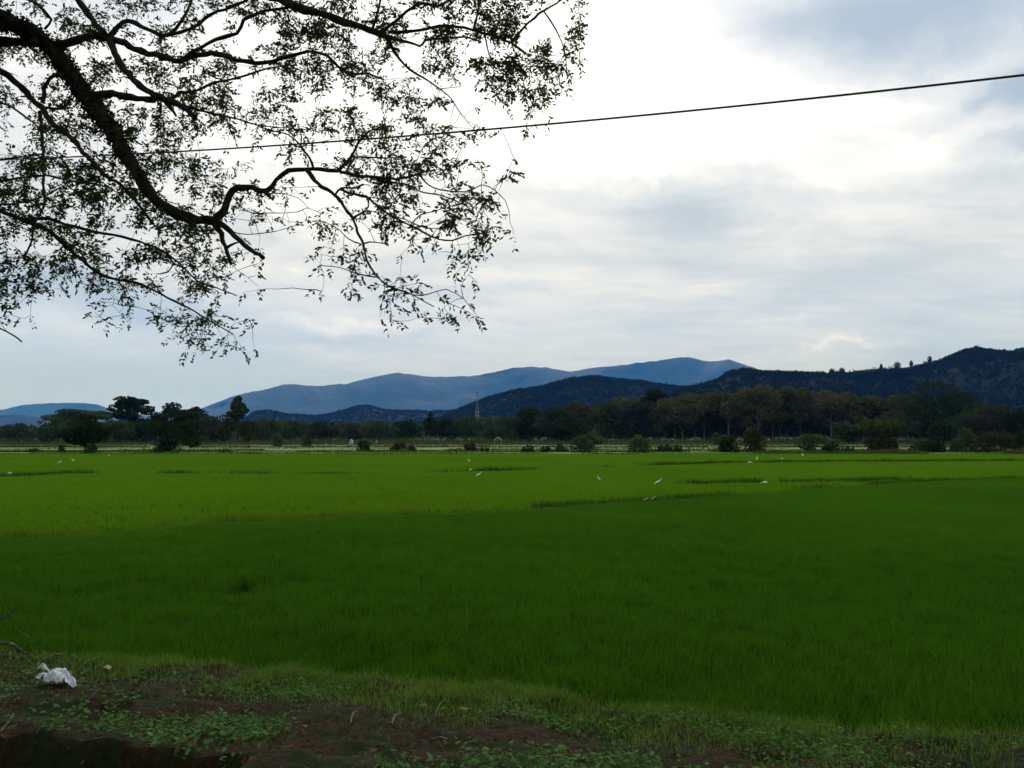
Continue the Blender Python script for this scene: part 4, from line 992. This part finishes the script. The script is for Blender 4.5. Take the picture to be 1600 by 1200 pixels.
Vv = np.stack([C, C + d * (ln * .35)[:, None] - s * (wd * .5)[:, None], C + d * (ln * .75)[:, None] - s * (wd * .35)[:, None], C + d * ln[:, None], C + d * (ln * .75)[:, None] + s * (wd * .35)[:, None], C + d * (ln * .35)[:, None] + s * (wd * .5)[:, None]], 1)
me = raw_mesh('weeds', Vv.reshape(-1, 3), np.arange(len(C) * 6).reshape(-1, 6), np.repeat(rng.uniform(0, 1, len(C)), 6))
obj('weeds', me, M['weed'], label='small broad-leaved weeds creeping over the near bank', cat='weeds', kind='stuff')
# leaf litter
P, t_ = bank_pts(9000, .4, 5.8); P = P[fbm(P[:, 0] * .9 + 9, P[:, 1] * .9, 3, 51) > .42]; P[:, 2] += rng.uniform(.005, .03, len(P))
V, F, v = cards(P, .05 * rng.uniform(.3, 1.3, len(P)), .45, .5)
obj('leaf_litter', raw_mesh('leaf_litter', V, F, v), M['dry'], label='fallen dry leaves scattered on the red soil of the bank', cat='leaves', kind='stuff')
# short dry stalks
tw_m = noisy_mat('dry_stick', [(.3, (.06, .045, .03)), (.7, (.20, .16, .11))], 20, 4, .9, 0)
P, t_ = bank_pts(1300, .3, 5.6); ST = Acc()
for p_ in P:
    a_ = rng.uniform(0, 2 * math.pi); L = rng.uniform(.06, .28); d = np.array([math.cos(a_), math.sin(a_), rng.uniform(-.05, .25)]) * L
    ST.tube([p_ + (0, 0, .012), p_ + d * .5 + (0, 0, .02), p_ + d + (0, 0, .012)], [.0025, .002, .001], 4)
obj('stalks', ST.mesh('stalks'), tw_m, label='broken straw and thin stalks strewn over the bank', cat='stalks', kind='stuff')
# distinct sticks
for x0, y0, x1, y1, wpx, lab in ((612, 1133, 640, 1107, 4, 'pale broken stick leaning left of the curled brown leaves'), (547, 1134, 566, 1121, 3, 'short grey stick left of the pale broken one'),
                                 (679, 1122, 700, 1092, 2, 'thin brown stick slanting beside the curled brown leaves'), (457, 1088, 465, 1103, 3, 'small upright grey stick in the weeds'),
                                 (672, 1158, 700, 1172, 4, 'knobbly pale stick low among the weeds, centre'), (735, 1130, 790, 1121, 2.5, 'long thin stick lying right of the curled leaves'),
                                 (131, 1105, 155, 1091, 3, 'forked grey stick on the left of the bank'), (0, 1144, 20, 1133, 4, 'short pale stick at the lower left edge'), (72, 1025, 98, 1037, 4, 'slim bare stick on the bank above the white bag')):
    p0 = on_bank(x0, y0); p1 = on_bank(x1, y1); p1 = p0 + (p1 - p0) * min(1, .6 / (np.linalg.norm(p1 - p0) + 1e-6)); p1[2] = float(bank_z(p1[0], p1[1])) + .07
    r_ = wpx / FPX * p0[1] / 2; a = Acc(); mid = (p0 + p1) / 2 + rng.normal(0, .012, 3)
    a.tube(*resample([p0 + (0, 0, .0), mid + (0, 0, .02), p1], [r_, r_ * .9, r_ * .6], .04), 6)
    q = mid + (p1 - p0) * .2 + np.array([.03, 0, .05]); a.tube([mid, q], [r_ * .5, r_ * .25], 4)
    me = a.mesh('stick', True); me.transform(Matrix.Translation(-Vector([float(c) for c in p0]))); obj('stick', me, tw_m, off=p0, label=lab, cat='stick')
# dead branch at the left edge
db = on_bank(10, 1030); a = Acc(); g = lambda px, py, dy=0: at(px, py, db[1] + dy)
for P_, W_ in (([g(-90, 1010), g(0, 968), g(12, 960), g(26, 950)], [.02, .014, .012, .004]), ([g(26, 950), g(34, 941)], [.004, .002]),
               ([g(-80, 990), g(0, 1005), g(18, 1006), g(38, 1020), g(62, 1032), g(80, 1040)], [.03, .022, .02, .014, .010, .004]), ([g(20, 1008), g(40, 1020), g(55, 1022)], [.012, .009, .003]),
               ([g(24, 983, .2), g(45, 995, .2), g(60, 1008, .2)], [.008, .006, .003]), ([g(-60, 1030), g(-10, 1032), g(30, 1046), g(52, 1040)], [.02, .016, .010, .004])):
    a.tube(*resample(P_, W_, .05), 7)
me = a.mesh('dead_branch', True); me.transform(Matrix.Translation(-Vector([float(c) for c in db])))
obj('dead_branch', me, noisy_mat('dead_wood', [(.35, (.03, .024, .018)), (.6, (.13, .12, .10)), (.75, (.34, .35, .30))], 14, 5, .9, .4), off=db, label='dead forked branch poking in at the left edge of the bank', cat='branch')
# white crumpled bag
def sheet(name, px, py, w_, d_, hgt, seed, m, label, cat, rot=0, nn=34, tilt=.25):
    b = on_bank(px, py); r2 = np.random.default_rng(seed)
    def zf(x, y):
        rr_ = np.sqrt((x / w_ * 2) ** 2 + (y / d_ * 2) ** 2)
        return hgt * np.clip(1 - rr_ ** 1.6 * .8, 0, 1) + (np.abs(fbm(x * 14 / (w_ * 3) + seed, y * 14 / (w_ * 3), 4, seed) - .47)) * hgt * 1.6 + .012
    X, Y = np.meshgrid(np.linspace(-1, 1, nn), np.linspace(-1, 1, nn))
    ang = np.arctan2(Y, X); out = .78 + .22 * np.sin(ang * 3 + seed) * np.cos(ang * 2) + .1 * np.sin(ang * 7 + seed)
    sc = np.maximum(np.abs(X), np.abs(Y)) / (np.sqrt(X ** 2 + Y ** 2) + 1e-6); X2, Y2 = X * sc * out * w_ / 2, Y * sc * out * d_ / 2
    Z = zf(X2, Y2) + Y2 * tilt * 0
    c_, s_ = math.cos(rot), math.sin(rot); Xr, Yr = X2 * c_ - Y2 * s_, X2 * s_ + Y2 * c_
    Z = Z + bank_z(b[0] + Xr, b[1] + Yr) - b[2]
    V = np.stack([Xr, Yr, Z], -1).reshape(-1, 3); i = np.arange(nn - 1)[None]; j = np.arange(nn - 1)[:, None] * nn
    F = np.stack([j + i, j + i + 1, j + nn + i + 1, j + nn + i], -1).reshape(-1, 4)
    o = obj(name, raw_mesh(name, V, F, smooth=True), m, off=b, label=label, cat=cat); sd = o.modifiers.new('thick', 'SOLIDIFY'); sd.thickness = .003
    return o
m, t = mat('white_plastic')
b = t.new('ShaderNodeBsdfPrincipled'); b.inputs['Roughness'].default_value = .45
geo = t.new('ShaderNodeNewGeometry'); t.put(b.inputs['Base Color'], t.ramp(t.noise(geo.outputs['Position'], 16, 7, .7).outputs['Fac'], [(.30, (.16, .14, .10)), (.43, (.50, .52, .52)), (.60, (.66, .70, .73))]))
bn = t.new('ShaderNodeBump'); bn.inputs['Strength'].default_value = .8; bn.inputs['Distance'].default_value = .02
t.put(bn.inputs['Height'], t.noise(geo.outputs['Position'], 18, 5, .6, 1.0).outputs['Fac']); t.l.new(bn.outputs[0], b.inputs['Normal'])
o = t.new('ShaderNodeOutputMaterial'); t.l.new(b.outputs[0], o.inputs[0]); M['plastic'] = m
sheet('plastic_bag', 88, 1070, .36, .42, .11, 3, m, 'crumpled white plastic bag on the left of the bank', 'bag', .3)
sheet('bag_scrap', 66, 1053, .15, .13, .07, 8, m, 'torn white flap just behind the crumpled bag', 'bag', .9, 16)
sheet('paper_scrap', 168, 1050, .095, .11, .035, 5, plain('cream_paper', (.62, .60, .36), .8), 'small cream paper scrap right of the white bag', 'litter', .2, 12)
for px, py, w_, sd_, lab in ((660, 1112, .16, 11, 'rust-brown curled leaf beside the thin slanting stick'), (725, 1116, .15, 12, 'tan curled dead leaf right of the rust-brown one'), (779, 1106, .05, 13, 'small pale leaf at the right end of the bare soil')):
    sheet('curled_leaf', px, py, w_, w_ * .7, .045, sd_, plain('curled_%d' % sd_, (.16, .060, .02) if sd_ == 11 else (.34, .22, .10), .8), lab, 'leaf', sd_, 12)

# ------------------------------------------------------------------ haze
hz = bpy.data.materials.new('haze_air'); hz.use_nodes = True; t = NT(hz.node_tree)
pv = t.new('ShaderNodeVolumePrincipled'); pv.inputs['Color'].default_value = (.07, .33, 1.0, 1); pv.inputs['Density'].default_value = 5.6e-5; pv.inputs['Absorption Color'].default_value = (1, 1, 1, 1)
pv.inputs['Anisotropy'].default_value = 0.0
o = t.new('ShaderNodeOutputMaterial'); t.l.new(pv.outputs[0], o.inputs['Volume'])
a = Acc(); box_acc(a, (0, 9800, 899), (56000, 26000, 1802))
hb = obj('haze', a.mesh('haze'), hz, kind='stuff', label='thin blue air that fades the far mountains', cat='haze')
print('faces', sum(len(o.data.polygons) for o in COL.objects if o.type == 'MESH'))
